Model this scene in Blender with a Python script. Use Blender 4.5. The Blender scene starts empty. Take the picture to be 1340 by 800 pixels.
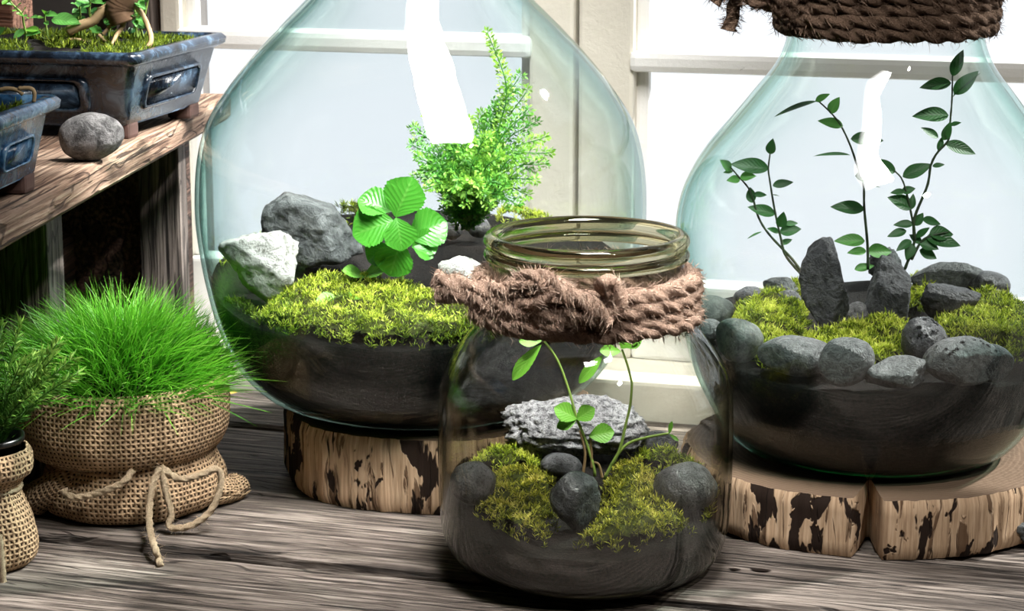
import bpy, bmesh, math, random
import numpy as np
from mathutils import Vector, noise as mnoise, Matrix

random.seed(7); rng = np.random.default_rng(7)
scene = bpy.context.scene
C = scene.collection

# ------------------------------------------------------------------ camera, sky, lamps, exposure
H, PITCH, F = 0.52, math.radians(12.3), 2750.0
cam_d = bpy.data.cameras.new('camera'); cam = bpy.data.objects.new('camera', cam_d); C.objects.link(cam)
cam.location = (0, 0, H); cam.rotation_euler = (math.pi/2 - PITCH, 0, 0)
cam_d.sensor_width = 36; cam_d.lens = F/1340*36; cam_d.clip_start = 0.02
cam_d.dof.use_dof = True; cam_d.dof.focus_distance = 1.55; cam_d.dof.aperture_fstop = 20
scene.camera = cam

world = bpy.data.worlds.new('sky'); scene.world = world; world.use_nodes = True
bg = world.node_tree.nodes['Background']; bg.inputs[0].default_value = (0.95, 0.975, 1.0, 1); bg.inputs[1].default_value = 1.12

def area(name, loc, target, sx, sy, watts, col=(1, 1, 1)):
    l = bpy.data.lights.new(name, 'AREA'); l.shape = 'RECTANGLE'; l.size = sx; l.size_y = sy; l.energy = watts; l.color = col
    o = bpy.data.objects.new(name, l); C.objects.link(o); o.location = loc
    o.rotation_euler = (Vector(target) - Vector(loc)).to_track_quat('-Z', 'Y').to_euler()
    return o
sbx = area('softbox_lamp', (0.05, 1.38, 0.98), (-0.08, 1.70, 0.24), 0.26, 0.62, 4.8, (1, 0.99, 0.97)); sbx.data.spread = math.radians(51)   # gridded softbox
sun_d = bpy.data.lights.new('sun', 'SUN'); sun_d.energy = 10.0; sun_d.angle = math.radians(2.0); sun_d.color = (1, .96, .90)   # low sun through the window
sun = bpy.data.objects.new('sun', sun_d); C.objects.link(sun); sun.location = (1.5, 2.6, 1.5)
sun.rotation_euler = Vector((-.80, -.33, -.78)).to_track_quat('-Z', 'Y').to_euler()

fill_spot_d = bpy.data.lights.new('fill_spot', 'SPOT'); fill_spot_d.energy = 65; fill_spot_d.shadow_soft_size = .04; fill_spot_d.spot_size = math.radians(58); fill_spot_d.spot_blend = .9; fill_spot_d.color = (1, .97, .93)  # added unseen spot that brightens the backlit window bars
room = bpy.data.objects.new('fill_spot', fill_spot_d); C.objects.link(room); room.location = (.75, .45, 1.55)
room.rotation_euler = (Vector((.22, 1.8, .32))-Vector(room.location)).to_track_quat('-Z', 'Y').to_euler()
scene.view_settings.view_transform = 'Standard'; scene.view_settings.look = 'None'
scene.view_settings.gamma = 1; scene.view_settings.use_curve_mapping = False
scene.view_settings.exposure = 0.15
scene.cycles.transparent_max_bounces = 40
scene.cycles.max_bounces = 10
scene.cycles.use_denoising = True
scene.cycles.caustics_refractive = False; scene.cycles.caustics_reflective = False

# ------------------------------------------------------------------ pixel -> place
FW = np.array([0, math.cos(PITCH), -math.sin(PITCH)]); UP = np.array([0, math.sin(PITCH), math.cos(PITCH)]); RT = np.array([1., 0, 0])
EYE = np.array([0, 0, H])
def ray(px, py): return FW + (px-670)/F*RT + (400-py)/F*UP
def at_z(px, py, z=0.0): d = ray(px, py); return EYE + d*((z-H)/d[2])
def at_y(px, py, Y): d = ray(px, py); return EYE + d*(Y/d[1])
def at_slope(px, py, z0, k, Yc):           # soil plane z = z0 + k (y - Yc)
    d = ray(px, py); t = (H - z0 + k*Yc)/(k*d[1]-d[2]); return EYE + d*t
def depth(p): return float(np.dot(p-EYE, FW))
def px_m(n, p): return n/F*depth(p)

# ------------------------------------------------------------------ mesh helpers
LOC = {}
def setp(o, label=None, cat=None, group=None, kind=None):
    if label: o['label'] = label
    if cat: o['category'] = cat
    if group: o['group'] = group
    if kind: o['kind'] = kind
    return o
def empty(name, loc, label=None, cat=None, group=None, kind=None):
    o = bpy.data.objects.new(name, None); C.objects.link(o); o.location = Vector(loc); o.empty_display_size = .02
    LOC[o] = np.array(loc, float); return setp(o, label, cat, group, kind)
def make_mesh(name, V, Fc, mat, smooth=True, uv=None, col=None, mid=None):
    me = bpy.data.meshes.new(name)
    if isinstance(Fc, np.ndarray):
        n, k = Fc.shape
        me.vertices.add(len(V)); me.vertices.foreach_set('co', np.asarray(V, np.float32).ravel())
        me.loops.add(n*k); me.loops.foreach_set('vertex_index', Fc.astype(np.int32).ravel())
        me.polygons.add(n); me.polygons.foreach_set('loop_start', np.arange(0, n*k, k, dtype=np.int32))
        me.update(calc_edges=True)
    else:
        me.from_pydata([tuple(v) for v in V], [], Fc); me.update()
    for m in (mat if isinstance(mat, (list, tuple)) else [mat]): me.materials.append(m)
    if smooth: me.polygons.foreach_set('use_smooth', np.ones(len(me.polygons), bool))
    if mid is not None: me.polygons.foreach_set('material_index', np.asarray(mid, np.int32))
    if uv is not None:
        l = me.uv_layers.new(name='UVMap'); idx = np.zeros(len(me.loops), np.int32); me.loops.foreach_get('vertex_index', idx)
        uv = np.asarray(uv, np.float32); l.data.foreach_set('uv', (uv if len(uv) == len(idx) and len(uv) != len(V) else uv[idx]).ravel())
    if col is not None:
        a = me.color_attributes.new('tint', 'FLOAT_COLOR', 'POINT'); a.data.foreach_set('color', np.asarray(col, np.float32).ravel())
    me.validate(); return me
def place(name, me, loc, parent=None, rz=0.0):
    o = bpy.data.objects.new(name, me); C.objects.link(o); LOC[o] = np.array(loc, float)
    if parent is not None: o.parent = parent; o.location = Vector(loc) - Vector(LOC[parent])
    else: o.location = Vector(loc)
    o.rotation_euler[2] = rz
    return o
def obj(name, V, Fc, mat, parent=None, smooth=True, uv=None, col=None, mid=None, rz=0.0, origin=None):
    V = np.asarray(V, float)
    c = np.array([(V[:,0].min()+V[:,0].max())/2, (V[:,1].min()+V[:,1].max())/2, V[:,2].min()]) if origin is None else np.array(origin, float)
    L = V - c
    if rz:
        cs, sn = math.cos(-rz), math.sin(-rz); L = np.stack([L[:,0]*cs-L[:,1]*sn, L[:,0]*sn+L[:,1]*cs, L[:,2]], 1)
    return place(name, make_mesh(name, L, Fc, mat, smooth, uv, col, mid), c, parent, rz)

def grid_faces(nu, nv, wrap_u=False, wrap_v=False, off=0):   # index = u*nv + v
    fu = np.arange(nu if wrap_u else nu-1); fv = np.arange(nv if wrap_v else nv-1)
    u, v = np.meshgrid(fu, fv, indexing='ij'); u2, v2 = (u+1) % nu, (v+1) % nv
    return np.stack([u*nv+v, u2*nv+v, u2*nv+v2, u*nv+v2], -1).reshape(-1, 4)+off

def box_vf(x0, x1, y0, y1, z0, z1, bev=0.0):
    bm = bmesh.new(); bmesh.ops.create_cube(bm, size=1)
    for v in bm.verts: v.co = Vector((x0 if v.co.x < 0 else x1, y0 if v.co.y < 0 else y1, z0 if v.co.z < 0 else z1))
    if bev > 0: bmesh.ops.bevel(bm, geom=bm.edges[:], offset=bev, segments=2, affect='EDGES', profile=.6)
    bm.verts.ensure_lookup_table(); bm.verts.index_update()
    V = np.array([v.co[:] for v in bm.verts]); Fc = [[v.index for v in f.verts] for f in bm.faces]; bm.free(); return V, Fc

def catmull(P, n):
    P = np.asarray(P, float); Q = np.vstack([2*P[0]-P[1], P, 2*P[-1]-P[-2]]); out = []
    seg = len(P)-1; d = np.r_[0, np.cumsum(np.linalg.norm(np.diff(P, axis=0), axis=1))]
    for s in np.linspace(0, d[-1], n):
        i = min(seg-1, int(np.searchsorted(d, s, 'right')-1)); t = (s-d[i])/max(d[i+1]-d[i], 1e-9)
        p0, p1, p2, p3 = Q[i:i+4]
        out.append(.5*((2*p1)+(-p0+p2)*t+(2*p0-5*p1+4*p2-p3)*t*t+(-p0+3*p1-3*p2+p3)*t**3))
    return np.array(out)

def frames(P, closed=False):
    P = np.asarray(P, float); n = len(P)
    T = (np.roll(P, -1, 0)-np.roll(P, 1, 0)) if closed else np.gradient(P, axis=0)
    T /= np.linalg.norm(T, axis=1)[:, None]+1e-12
    a = np.array([0, 0, 1.]) if abs(T[0][2]) < .9 else np.array([1., 0, 0])
    N = np.zeros_like(P); N[0] = a-T[0]*np.dot(a, T[0]); N[0] /= np.linalg.norm(N[0])
    for i in range(1, n):
        v = N[i-1]-T[i]*np.dot(N[i-1], T[i]); N[i] = v/(np.linalg.norm(v)+1e-12)
    return T, N, np.cross(T, N)

def tube_vf(P, R, nv=6, lobes=0, lobe_amp=0.0, twist=0.0, closed=False, caps=True):
    P = np.asarray(P, float); n = len(P); R = np.broadcast_to(np.asarray(R, float), (n,))
    T, N, B = frames(P, closed); th = np.arange(nv)*2*math.pi/nv
    s = np.r_[0, np.cumsum(np.linalg.norm(np.diff(P, axis=0), axis=1))]
    V = np.zeros((n, nv, 3))
    for i in range(n):
        rr = R[i]*np.ones(nv)
        if lobes: rr = R[i]*(1-lobe_amp+lobe_amp*2*np.abs(np.cos(lobes/2*(th-twist*s[i]))))
        V[i] = P[i]+rr[:, None]*(np.cos(th)[:, None]*N[i]+np.sin(th)[:, None]*B[i])
    Fc = grid_faces(n, nv, closed, True)[:, ::-1]
    V = V.reshape(-1, 3)
    if caps and not closed:
        V = np.vstack([V, P[0], P[-1]]); a = n*nv
        j = np.arange(nv); k = (j+1) % nv
        f1 = np.stack([np.full(nv, a), j, k, k], 1); f2 = np.stack([np.full(nv, a+1), (n-1)*nv+k, (n-1)*nv+j, (n-1)*nv+j], 1)
        Fl = [list(f) for f in Fc] + [[a, int(x), int(y)] for x, y in zip(k, j)][::1] + [[a+1, int((n-1)*nv+x), int((n-1)*nv+y)] for x, y in zip(j, k)]
        return V, Fl
    return V, [list(map(int, f)) for f in Fc]

def merge(parts):
    V, Fc, o = [], [], 0
    for v, f in parts:
        V.append(np.asarray(v)); Fc += [[int(i)+o for i in q] for q in f]; o += len(v)
    return np.vstack(V), Fc

def lathe(prof, cx, cy, ns=96, wob=0.0, seed=0):
    """prof: closed loop or open list of (r, z); returns V, F, UV"""
    prof = np.asarray(prof, float); n = len(prof); th = np.arange(ns)*2*math.pi/ns
    V = np.zeros((n, ns, 3))
    V[:, :, 0] = cx+prof[:, 0][:, None]*np.cos(th); V[:, :, 1] = cy+prof[:, 0][:, None]*np.sin(th); V[:, :, 2] = prof[:, 1][:, None]
    if wob:
        for i in range(n):
            for j in range(ns):
                w = mnoise.noise(Vector((math.cos(th[j])*1.6+seed, math.sin(th[j])*1.6, prof[i, 1]*9)))
                r = prof[i, 0]; V[i, j, 0] += wob*w*math.cos(th[j])*min(1, r/.05); V[i, j, 1] += wob*w*math.sin(th[j])*min(1, r/.05)
    return V.reshape(-1, 3), grid_faces(n, ns, False, True)

def kites(P, D, L, W, up=None, bend=0.0):
    """thin blades: base P, direction D (unit), length L, width W -> each 2 triangles folded lengthwise-bent"""
    n = len(P); r = rng.normal(size=(n, 3)); S = np.cross(D, r); S /= np.linalg.norm(S, axis=1)[:, None]+1e-9
    Bn = np.cross(S, D)
    L = np.broadcast_to(L, (n,))[:, None]; W = np.broadcast_to(W, (n,))[:, None]
    mid = P+D*L*.5; tip = P+D*L+Bn*L*bend
    V = np.stack([P, mid+S*W*.5, tip, mid-S*W*.5], 1).reshape(-1, 3)
    b = np.arange(n)*4; Fc = np.stack([b, b+1, b+2, b+3], 1)
    return V, Fc

# ------------------------------------------------------------------ materials
class NT:
    def __init__(s, name):
        s.m = bpy.data.materials.new(name); s.m.use_nodes = True; s.t = s.m.node_tree; s.t.nodes.clear()
        s.out = s.n('ShaderNodeOutputMaterial')
    def n(s, kind, **kw):
        d = s.t.nodes.new(kind)
        for k, v in kw.items(): setattr(d, k, v)
        return d
    def l(s, a, b): s.t.links.new(a, b); return s
    def coord(s, kind='Object', scale=(1, 1, 1), rot=(0, 0, 0)):
        tc = s.n('ShaderNodeTexCoord'); mp = s.n('ShaderNodeMapping'); mp.inputs['Scale'].default_value = scale; mp.inputs['Rotation'].default_value = rot
        s.l(tc.outputs[kind], mp.inputs[0]); return mp.outputs[0]
    def noise(s, vec, scale, detail=4, rough=.55, dist=0.0):
        d = s.n('ShaderNodeTexNoise'); d.inputs['Scale'].default_value = scale; d.inputs['Detail'].default_value = detail
        d.inputs['Roughness'].default_value = rough; d.inputs['Distortion'].default_value = dist; s.l(vec, d.inputs['Vector']); return d.outputs['Fac']
    def ramp(s, fac, stops):
        d = s.n('ShaderNodeValToRGB'); e = d.color_ramp.elements
        while len(e) < len(stops): e.new(.5)
        for i, (p, c) in enumerate(stops): e[i].position = p; e[i].color = (*c, 1) if len(c) == 3 else c
        s.l(fac, d.inputs[0]); return d.outputs[0]
    def math(s, op, a, b=None, c=None):
        d = s.n('ShaderNodeMath', operation=op)
        for i, x in enumerate((a, b, c)):
            if x is None: continue
            if isinstance(x, (int, float)): d.inputs[i].default_value = x
            else: s.l(x, d.inputs[i])
        return d.outputs[0]
    def mix(s, fac, a, b, mode='MIX'):
        d = s.n('ShaderNodeMix', data_type='RGBA', blend_type=mode)
        for i, x in ((0, fac), (6, a), (7, b)):
            if isinstance(x, (int, float)): d.inputs[i].default_value = x
            elif isinstance(x, tuple): d.inputs[i].default_value = (*x, 1)
            else: s.l(x, d.inputs[i])
        return d.outputs[2]
    def bump(s, h, strength=.5, dist=.002, normal=None):
        d = s.n('ShaderNodeBump'); d.inputs['Strength'].default_value = strength; d.inputs['Distance'].default_value = dist
        s.l(h, d.inputs['Height'])
        if normal is not None: s.l(normal, d.inputs['Normal'])
        return d.outputs[0]
    def bsdf(s, col, rough=.7, normal=None, spec=.5, sheen=0, trans=0, out=True):
        d = s.n('ShaderNodeBsdfPrincipled')
        if isinstance(col, tuple): d.inputs['Base Color'].default_value = (*col, 1)
        else: s.l(col, d.inputs['Base Color'])
        if isinstance(rough, (int, float)): d.inputs['Roughness'].default_value = rough
        else: s.l(rough, d.inputs['Roughness'])
        d.inputs['Specular IOR Level'].default_value = spec
        if normal is not None: s.l(normal, d.inputs['Normal'])
        if out: s.l(d.outputs[0], s.out.inputs[0])
        return d

def mat_wood(name, dark, mid, light, long=1.5, fine=70, bump=.7, rough=.75, contrast=1.0, axis=0):
    n = NT(name); sc = [fine, fine, fine]; sc[axis] = long
    tc = n.coord('Object', tuple(sc))
    oi = n.n('ShaderNodeObjectInfo'); add = n.n('ShaderNodeVectorMath', operation='ADD'); n.l(tc, add.inputs[0])
    sh = n.math('MULTIPLY', oi.outputs['Random'], 37.0); n.l(sh, add.inputs[1]); v = add.outputs[0]
    g = n.noise(v, 1.0, 6, .62, .5)
    def layer(k, kl, seed):
        q = [fine*k]*3; q[axis] = long*kl; vv = n.coord('Object', tuple(q)); ad = n.n('ShaderNodeVectorMath', operation='ADD'); n.l(vv, ad.inputs[0])
        n.l(n.math('ADD', sh, seed), ad.inputs[1]); return ad.outputs[0]
    big = n.noise(layer(.16, .5, 3.1), 1.0, 4, .6, 1.2)
    crk = n.noise(layer(.55, .42, 9.7), 1.0, 5, .6, .8)
    blot = n.noise(n.coord('Object', (7, 7, 7)), 1.3, 4, .6)
    c1 = n.ramp(g, [(.40, dark), (.49, mid), (.61, light)])
    c2 = n.mix(n.math('MULTIPLY', n.ramp(big, [(.40, (1, 1, 1)), (.55, (0, 0, 0))]), .75*contrast), c1, tuple(.5*(p+q) for p, q in zip(dark, mid)))
    c3 = n.mix(n.math('MULTIPLY', n.ramp(blot, [(.45, (0, 0, 0)), (.68, (1, 1, 1))]), .30), c2, light)
    sp = n.n('ShaderNodeSeparateXYZ'); n.l(n.coord('Object'), sp.inputs[0]); wv = n.noise(layer(.06, .5, 5.5), 1.0, 3, .5)
    sn = n.math('SINE', n.math('ADD', n.math('MULTIPLY', sp.outputs[1 if axis == 0 else 0], fine*3.6), n.math('MULTIPLY', wv, 60.0)))
    brk = n.ramp(n.noise(layer(.3, 1.6, 14.2), 1.0, 3, .6), [(.44, (0, 0, 0)), (.54, (1, 1, 1))])
    lines = n.math('MULTIPLY', n.ramp(sn, [(.80, (0, 0, 0)), (.97, (1, 1, 1))]), brk)
    c3 = n.mix(n.math('MULTIPLY', lines, .8), c3, tuple(.6*x for x in dark))
    crack = n.ramp(crk, [(.37, (1, 1, 1)), (.405, (0, 0, 0))])
    c4 = n.mix(n.math('MULTIPLY', crack, .9), c3, tuple(.35*x for x in dark))
    hgt = n.math('SUBTRACT', n.math('ADD', g, n.math('MULTIPLY', big, .6)), n.math('MAXIMUM', n.math('MULTIPLY', crack, .8), n.math('MULTIPLY', lines, .5)))
    n.bsdf(c4, rough, n.bump(hgt, bump, .0025), .3); return n.m

M = {}
M['table'] = mat_wood('weathered_table_wood', (.020, .015, .012), (.115, .090, .074), (.31, .262, .225), long=10.0, fine=210, bump=1.0)
M['shelfwood'] = mat_wood('shelf_wood', (.075, .040, .026), (.27, .165, .11), (.50, .37, .27), long=9.0, fine=330, bump=.8, axis=1)
M['darkwood'] = mat_wood('dark_board_wood', (.018, .010, .007), (.075, .040, .027), (.19, .11, .08), long=8, fine=240, bump=.8, axis=1)
M['wallboard'] = mat_wood('brown_wall_boards', (.06, .028, .018), (.24, .12, .08), (.42, .23, .16), long=6, fine=260, bump=.8)
M['postwood'] = mat_wood('grey_post_wood', (.03, .024, .022), (.13, .105, .09), (.30, .25, .22), long=8, fine=260, bump=.8, axis=2)

def mat_paint(name, base, worn, chips=.5):
    n = NT(name); v = n.coord('Object')
    a = n.noise(v, 14, 5, .6); b = n.noise(v, 120, 6, .7); c = n.noise(v, 45, 8, .75, 1.5)
    col = n.mix(n.math('MULTIPLY', n.ramp(a, [(.35, (0, 0, 0)), (.75, (1, 1, 1))]), .35), base, worn)
    col = n.mix(n.ramp(c, [(.29, (1, 1, 1)), (.325, (0, 0, 0))]), col, (.22, .19, .15))
    n.bsdf(col, .55, n.bump(n.math('ADD', b, n.math('MULTIPLY', c, 1.5)), .35, .0015), .4); return n.m
M['white_paint'] = mat_paint('old_white_paint', (.90, .89, .86), (.74, .72, .66))
M['cream_paint'] = mat_paint('cream_paint', (.74, .70, .60), (.52, .48, .39))
M['plaster'] = mat_paint('room_wall_paint', (.13, .12, .11), (.10, .09, .085))
M['floor'] = mat_wood('floor_boards', (.03, .02, .015), (.08, .055, .04), (.13, .10, .075), 2, 50)

def mat_glass(name, clear, edge, f0=.05, wav=.25, wscale=9, epow=3.0):
    """old blown glass: light passes straight through a thin wall, reflections grow towards grazing angles"""
    n = NT(name); lw = n.n('ShaderNodeLayerWeight'); lw.inputs[0].default_value = .5
    v = n.coord('Object', (1, 1, .55)); nb = n.noise(v, wscale, 3, .5, .6)
    bmp = n.bump(nb, wav, .02)
    n.l(bmp, lw.inputs['Normal'])
    fac = n.math('ADD', f0, n.math('MULTIPLY', n.math('POWER', lw.outputs['Facing'], 5.0), .9))
    tint = n.mix(n.math('POWER', lw.outputs['Facing'], epow), clear, edge)
    tr = n.n('ShaderNodeBsdfTransparent'); n.l(tint, tr.inputs[0])
    gl = n.n('ShaderNodeBsdfGlossy'); gl.inputs['Roughness'].default_value = .0; n.l(bmp, gl.inputs['Normal'])
    mx = n.n('ShaderNodeMixShader'); n.l(fac, mx.inputs[0]); n.l(tr.outputs[0], mx.inputs[1]); n.l(gl.outputs[0], mx.inputs[2])
    n.l(mx.outputs[0], n.out.inputs[0]); return n.m
M['demijohn_glass'] = mat_glass('pale_aqua_glass', (.978, .99, .99), (.42, .66, .60), .042, .12, 8)
M['jar_glass'] = mat_glass('clear_green_glass', (.985, .994, .992), (.40, .70, .62), .040, .10, 7)
M['small_glass'] = mat_glass('clear_jar_glass', (.985, .988, .97), (.20, .22, .12), .055, .03, 10, 3.0)
M['pane'] = mat_glass('window_pane_glass', (.965, .975, .99), (.8, .86, .86), .03, .02, 5)
def mat_solid_glass(name, col):
    n = NT(name); g = n.n('ShaderNodeBsdfGlass'); g.inputs['Color'].default_value = (*col, 1); g.inputs['IOR'].default_value = 1.5; g.inputs['Roughness'].default_value = 0.0
    n.l(g.outputs[0], n.out.inputs[0]); return n.m
M['rim_glass'] = mat_solid_glass('olive_rim_glass', (.76, .73, .60))

def mat_rock(name, dark, light, scale=60, bump=.6, rough=.55, lo=.35, hi=.7, spec=.5, dist=.004):
    n = NT(name); v = n.coord('Object')
    a = n.noise(v, scale, 8, .65, .4); b = n.noise(v, scale*4, 6, .7)
    lo, hi = .5+(lo-.5)*.6, .5+(hi-.5)*.6; col = n.ramp(n.math('ADD', n.math('MULTIPLY', a, .7), n.math('MULTIPLY', b, .3)), [(lo, dark), (hi, light)])
    n.bsdf(col, n.math('ADD', n.math('MULTIPLY', b, .3), rough-.15), n.bump(n.math('ADD', a, n.math('MULTIPLY', b, .5)), min(1, bump*1.5), dist*1.2), spec); return n.m
M['wet_stone'] = mat_rock('wet_dark_pebble', (.014, .015, .017), (.095, .097, .102), 170, .4, .30, spec=.6)
M['grey_stone'] = mat_rock('grey_pebble', (.06, .06, .06), (.25, .245, .245), 182, .5, .36, spec=.6)
M['green_stone'] = mat_rock('greenish_pebble', (.05, .058, .052), (.16, .175, .155), 143, .35, .5)
M['slate'] = mat_rock('dark_slate', (.016, .018, .020), (.11, .115, .12), 109, .9, .5, dist=.006)
M['bigslate'] = mat_rock('grey_green_slate', (.055, .062, .062), (.20, .215, .21), 88, .9, .6, dist=.006)
M['white_rock'] = mat_rock('pale_limestone', (.13, .13, .11), (.52, .52, .48), 104, 1.0, .85, .28, .50, dist=.006)
M['pumice'] = mat_rock('grey_pumice', (.09, .09, .095), (.62, .62, .64), 234, 1.0, .8, .33, .62, dist=.006)
M['shelf_stone'] = mat_rock('shelf_stone_grey', (.045, .043, .042), (.27, .26, .255), 98, .7, .7, .36, .66)
M['soil'] = mat_rock('black_soil', (.004, .0035, .003), (.024, .017, .013), 420, 1.0, .8, spec=.25)

def mat_tint(name, stops, rough=.6, trans=.25, spec=.3, bump=None):
    n = NT(name); a = n.n('ShaderNodeAttribute'); a.attribute_name = 'tint'
    sep = n.n('ShaderNodeSeparateColor'); n.l(a.outputs['Color'], sep.inputs[0])
    col = n.ramp(sep.outputs[0], stops); d = n.bsdf(col, rough, None, spec, out=False)
    t = n.n('ShaderNodeBsdfTranslucent'); n.l(col, t.inputs[0]); mx = n.n('ShaderNodeMixShader'); mx.inputs[0].default_value = trans
    n.l(d.outputs[0], mx.inputs[1]); n.l(t.outputs[0], mx.inputs[2]); n.l(mx.outputs[0], n.out.inputs[0]); return n.m
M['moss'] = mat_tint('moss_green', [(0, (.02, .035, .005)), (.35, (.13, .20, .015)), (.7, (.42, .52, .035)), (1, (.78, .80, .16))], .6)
M['moss_gold'] = mat_tint('moss_golden', [(0, (.03, .032, .005)), (.35, (.18, .20, .018)), (.7, (.50, .50, .045)), (1, (.85, .72, .2))], .6)
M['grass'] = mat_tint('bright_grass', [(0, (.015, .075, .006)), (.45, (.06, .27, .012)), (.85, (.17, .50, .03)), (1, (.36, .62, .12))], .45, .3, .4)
M['needles'] = mat_tint('shrub_needles', [(0, (.02, .07, .01)), (.5, (.09, .24, .03)), (1, (.36, .55, .10))], .45, .2, .4)
M['conifer'] = mat_tint('fern_green', [(0, (.015, .09, .02)), (.5, (.08, .30, .035)), (1, (.34, .60, .08))], .45, .3, .4)
n = NT('moss_mound'); n.bsdf(n.ramp(n.noise(n.coord(), 150, 5), [(.35, (.012, .014, .004)), (.65, (.05, .06, .01))]), .9, None, .1); M['mossbed'] = n.m
def mat_leaf(name, col, vein, rough=.4, nveins=9, trans=.25, spec=.5):
    n = NT(name); uv = n.coord('UV'); sp = n.n('ShaderNodeSeparateXYZ'); n.l(uv, sp.inputs[0])
    vv = n.math('ABSOLUTE', sp.outputs[1])
    w = n.math('SINE', n.math('MULTIPLY', n.math('SUBTRACT', sp.outputs[0], n.math('MULTIPLY', vv, .35)), nveins*6.283))
    line = n.ramp(w, [(.90, (0, 0, 0)), (1.0, (1, 1, 1))]); midr = n.ramp(vv, [(.03, (1, 1, 1)), (.08, (0, 0, 0))])
    f = n.math('MAXIMUM', line, midr); blot = n.noise(n.coord('Object'), 120, 3)
    c = n.mix(n.math('MULTIPLY', f, .28), n.mix(blot, tuple(.7*x for x in col), tuple(min(1, 1.3*x) for x in col)), vein)
    d = n.bsdf(c, rough, n.bump(w, .16, .001), spec, out=False)
    t = n.n('ShaderNodeBsdfTranslucent'); n.l(c, t.inputs[0]); mx = n.n('ShaderNodeMixShader'); mx.inputs[0].default_value = trans
    n.l(d.outputs[0], mx.inputs[1]); n.l(t.outputs[0], mx.inputs[2]); n.l(mx.outputs[0], n.out.inputs[0]); return n.m
M['strawberry'] = mat_leaf('strawberry_leaf', (.055, .27, .022), (.20, .45, .09), .32, 8)
M['seedling'] = mat_leaf('young_leaf', (.16, .44, .04), (.42, .66, .2), .45, 7)
M['twigleaf'] = mat_leaf('glossy_dark_leaf', (.035, .14, .034), (.09, .22, .07), .4, 8, .2)
M['twiglight'] = mat_leaf('fresh_tip_leaf', (.10, .32, .06), (.25, .48, .15), .4, 8, .3)
def flat(name, col, rough=.6, spec=.4, sc=80, b=.2, var=.3):
    n = NT(name); nz = n.noise(n.coord(), sc, 4); n.bsdf(n.mix(nz, tuple(x*(1-var) for x in col), tuple(min(1, x*(1+var)) for x in col)), rough, n.bump(nz, b, .001), spec); return n.m
M['stem_green'] = flat('green_stem', (.24, .36, .07)); M['stem_dark'] = flat('dark_twig', (.045, .075, .035)); M['stem_red'] = flat('reddish_stem', (.26, .17, .08))
M['root'] = flat('pale_root', (.42, .29, .15), .7); M['bark_root'] = flat('dark_root_bark', (.15, .085, .045), .8)
M['black_plastic'] = flat('black_plastic', (.012, .013, .013), .3, .5)
M['yellow'] = flat('dry_yellow_leaf', (.55, .36, .06)); M['hinge_paint'] = mat_paint('painted_hinge', (.62, .57, .47), (.40, .35, .27))
M['hole'] = flat('knot_hole', (.015, .01, .008), .9, .1)

def mat_burlap(name, base=(.40, .275, .165), pitch=3.8e-3):
    n = NT(name); tc = n.n('ShaderNodeTexCoord'); sp = n.n('ShaderNodeSeparateXYZ')
    nz = n.n('ShaderNodeTexNoise'); nz.inputs['Scale'].default_value = 130; nz.inputs['Detail'].default_value = 2; n.l(tc.outputs['UV'], nz.inputs['Vector'])
    sub = n.n('ShaderNodeVectorMath', operation='MULTIPLY_ADD'); n.l(nz.outputs['Color'], sub.inputs[0]); sub.inputs[1].default_value = (.0022,)*3; n.l(tc.outputs['UV'], sub.inputs[2])
    n.l(sub.outputs[0], sp.inputs[0])
    k = math.pi/pitch
    a = n.math('ABSOLUTE', n.math('SINE', n.math('MULTIPLY', sp.outputs[0], k))); b = n.math('ABSOLUTE', n.math('SINE', n.math('MULTIPLY', sp.outputs[1], k)))
    hgt = n.math('MAXIMUM', a, b); hole = n.ramp(hgt, [(.42, (1, 1, 1)), (.72, (0, 0, 0))])
    par = n.math('SINE', n.math('MULTIPLY', n.math('ADD', sp.outputs[0], sp.outputs[1]), k))
    v = n.noise(tc.outputs['UV'], 45, 4)
    c = n.mix(v, tuple(x*.75 for x in base), tuple(min(1, x*1.45) for x in base))
    c = n.mix(hole, c, tuple(x*.12 for x in base))
    n.bsdf(c, .9, n.bump(n.math('ADD', hgt, n.math('MULTIPLY', par, .15)), 1.0, .0022), .1); return n.m
M['burlap'] = mat_burlap('burlap_weave')
def mat_rope(name, a, b):
    n = NT(name); v = n.coord('Object'); z = n.ramp(n.noise(v, 700, 4, .7, 1.5), [(.36, (0, 0, 0)), (.62, (1, 1, 1))]); w = n.noise(v, 90, 4)
    n.bsdf(n.mix(w, n.mix(z, tuple(x*.45 for x in a), a), n.mix(z, a, b)), .9, n.bump(z, 1.0, .0012), .1); return n.m
M['jute'] = mat_rope('pink_brown_jute', (.50, .31, .22), (.80, .58, .45)); M['darkjute'] = mat_rope('dark_brown_jute', (.14, .085, .055), (.30, .20, .14))
M['jute_light'] = mat_rope('jute_fibre', (.62, .42, .31), (.92, .72, .58)); M['darkjute_light'] = mat_rope('brown_fibre', (.20, .125, .085), (.42, .29, .21))
M['string'] = mat_rope('tan_string', (.72, .53, .33), (.92, .76, .54))

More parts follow.
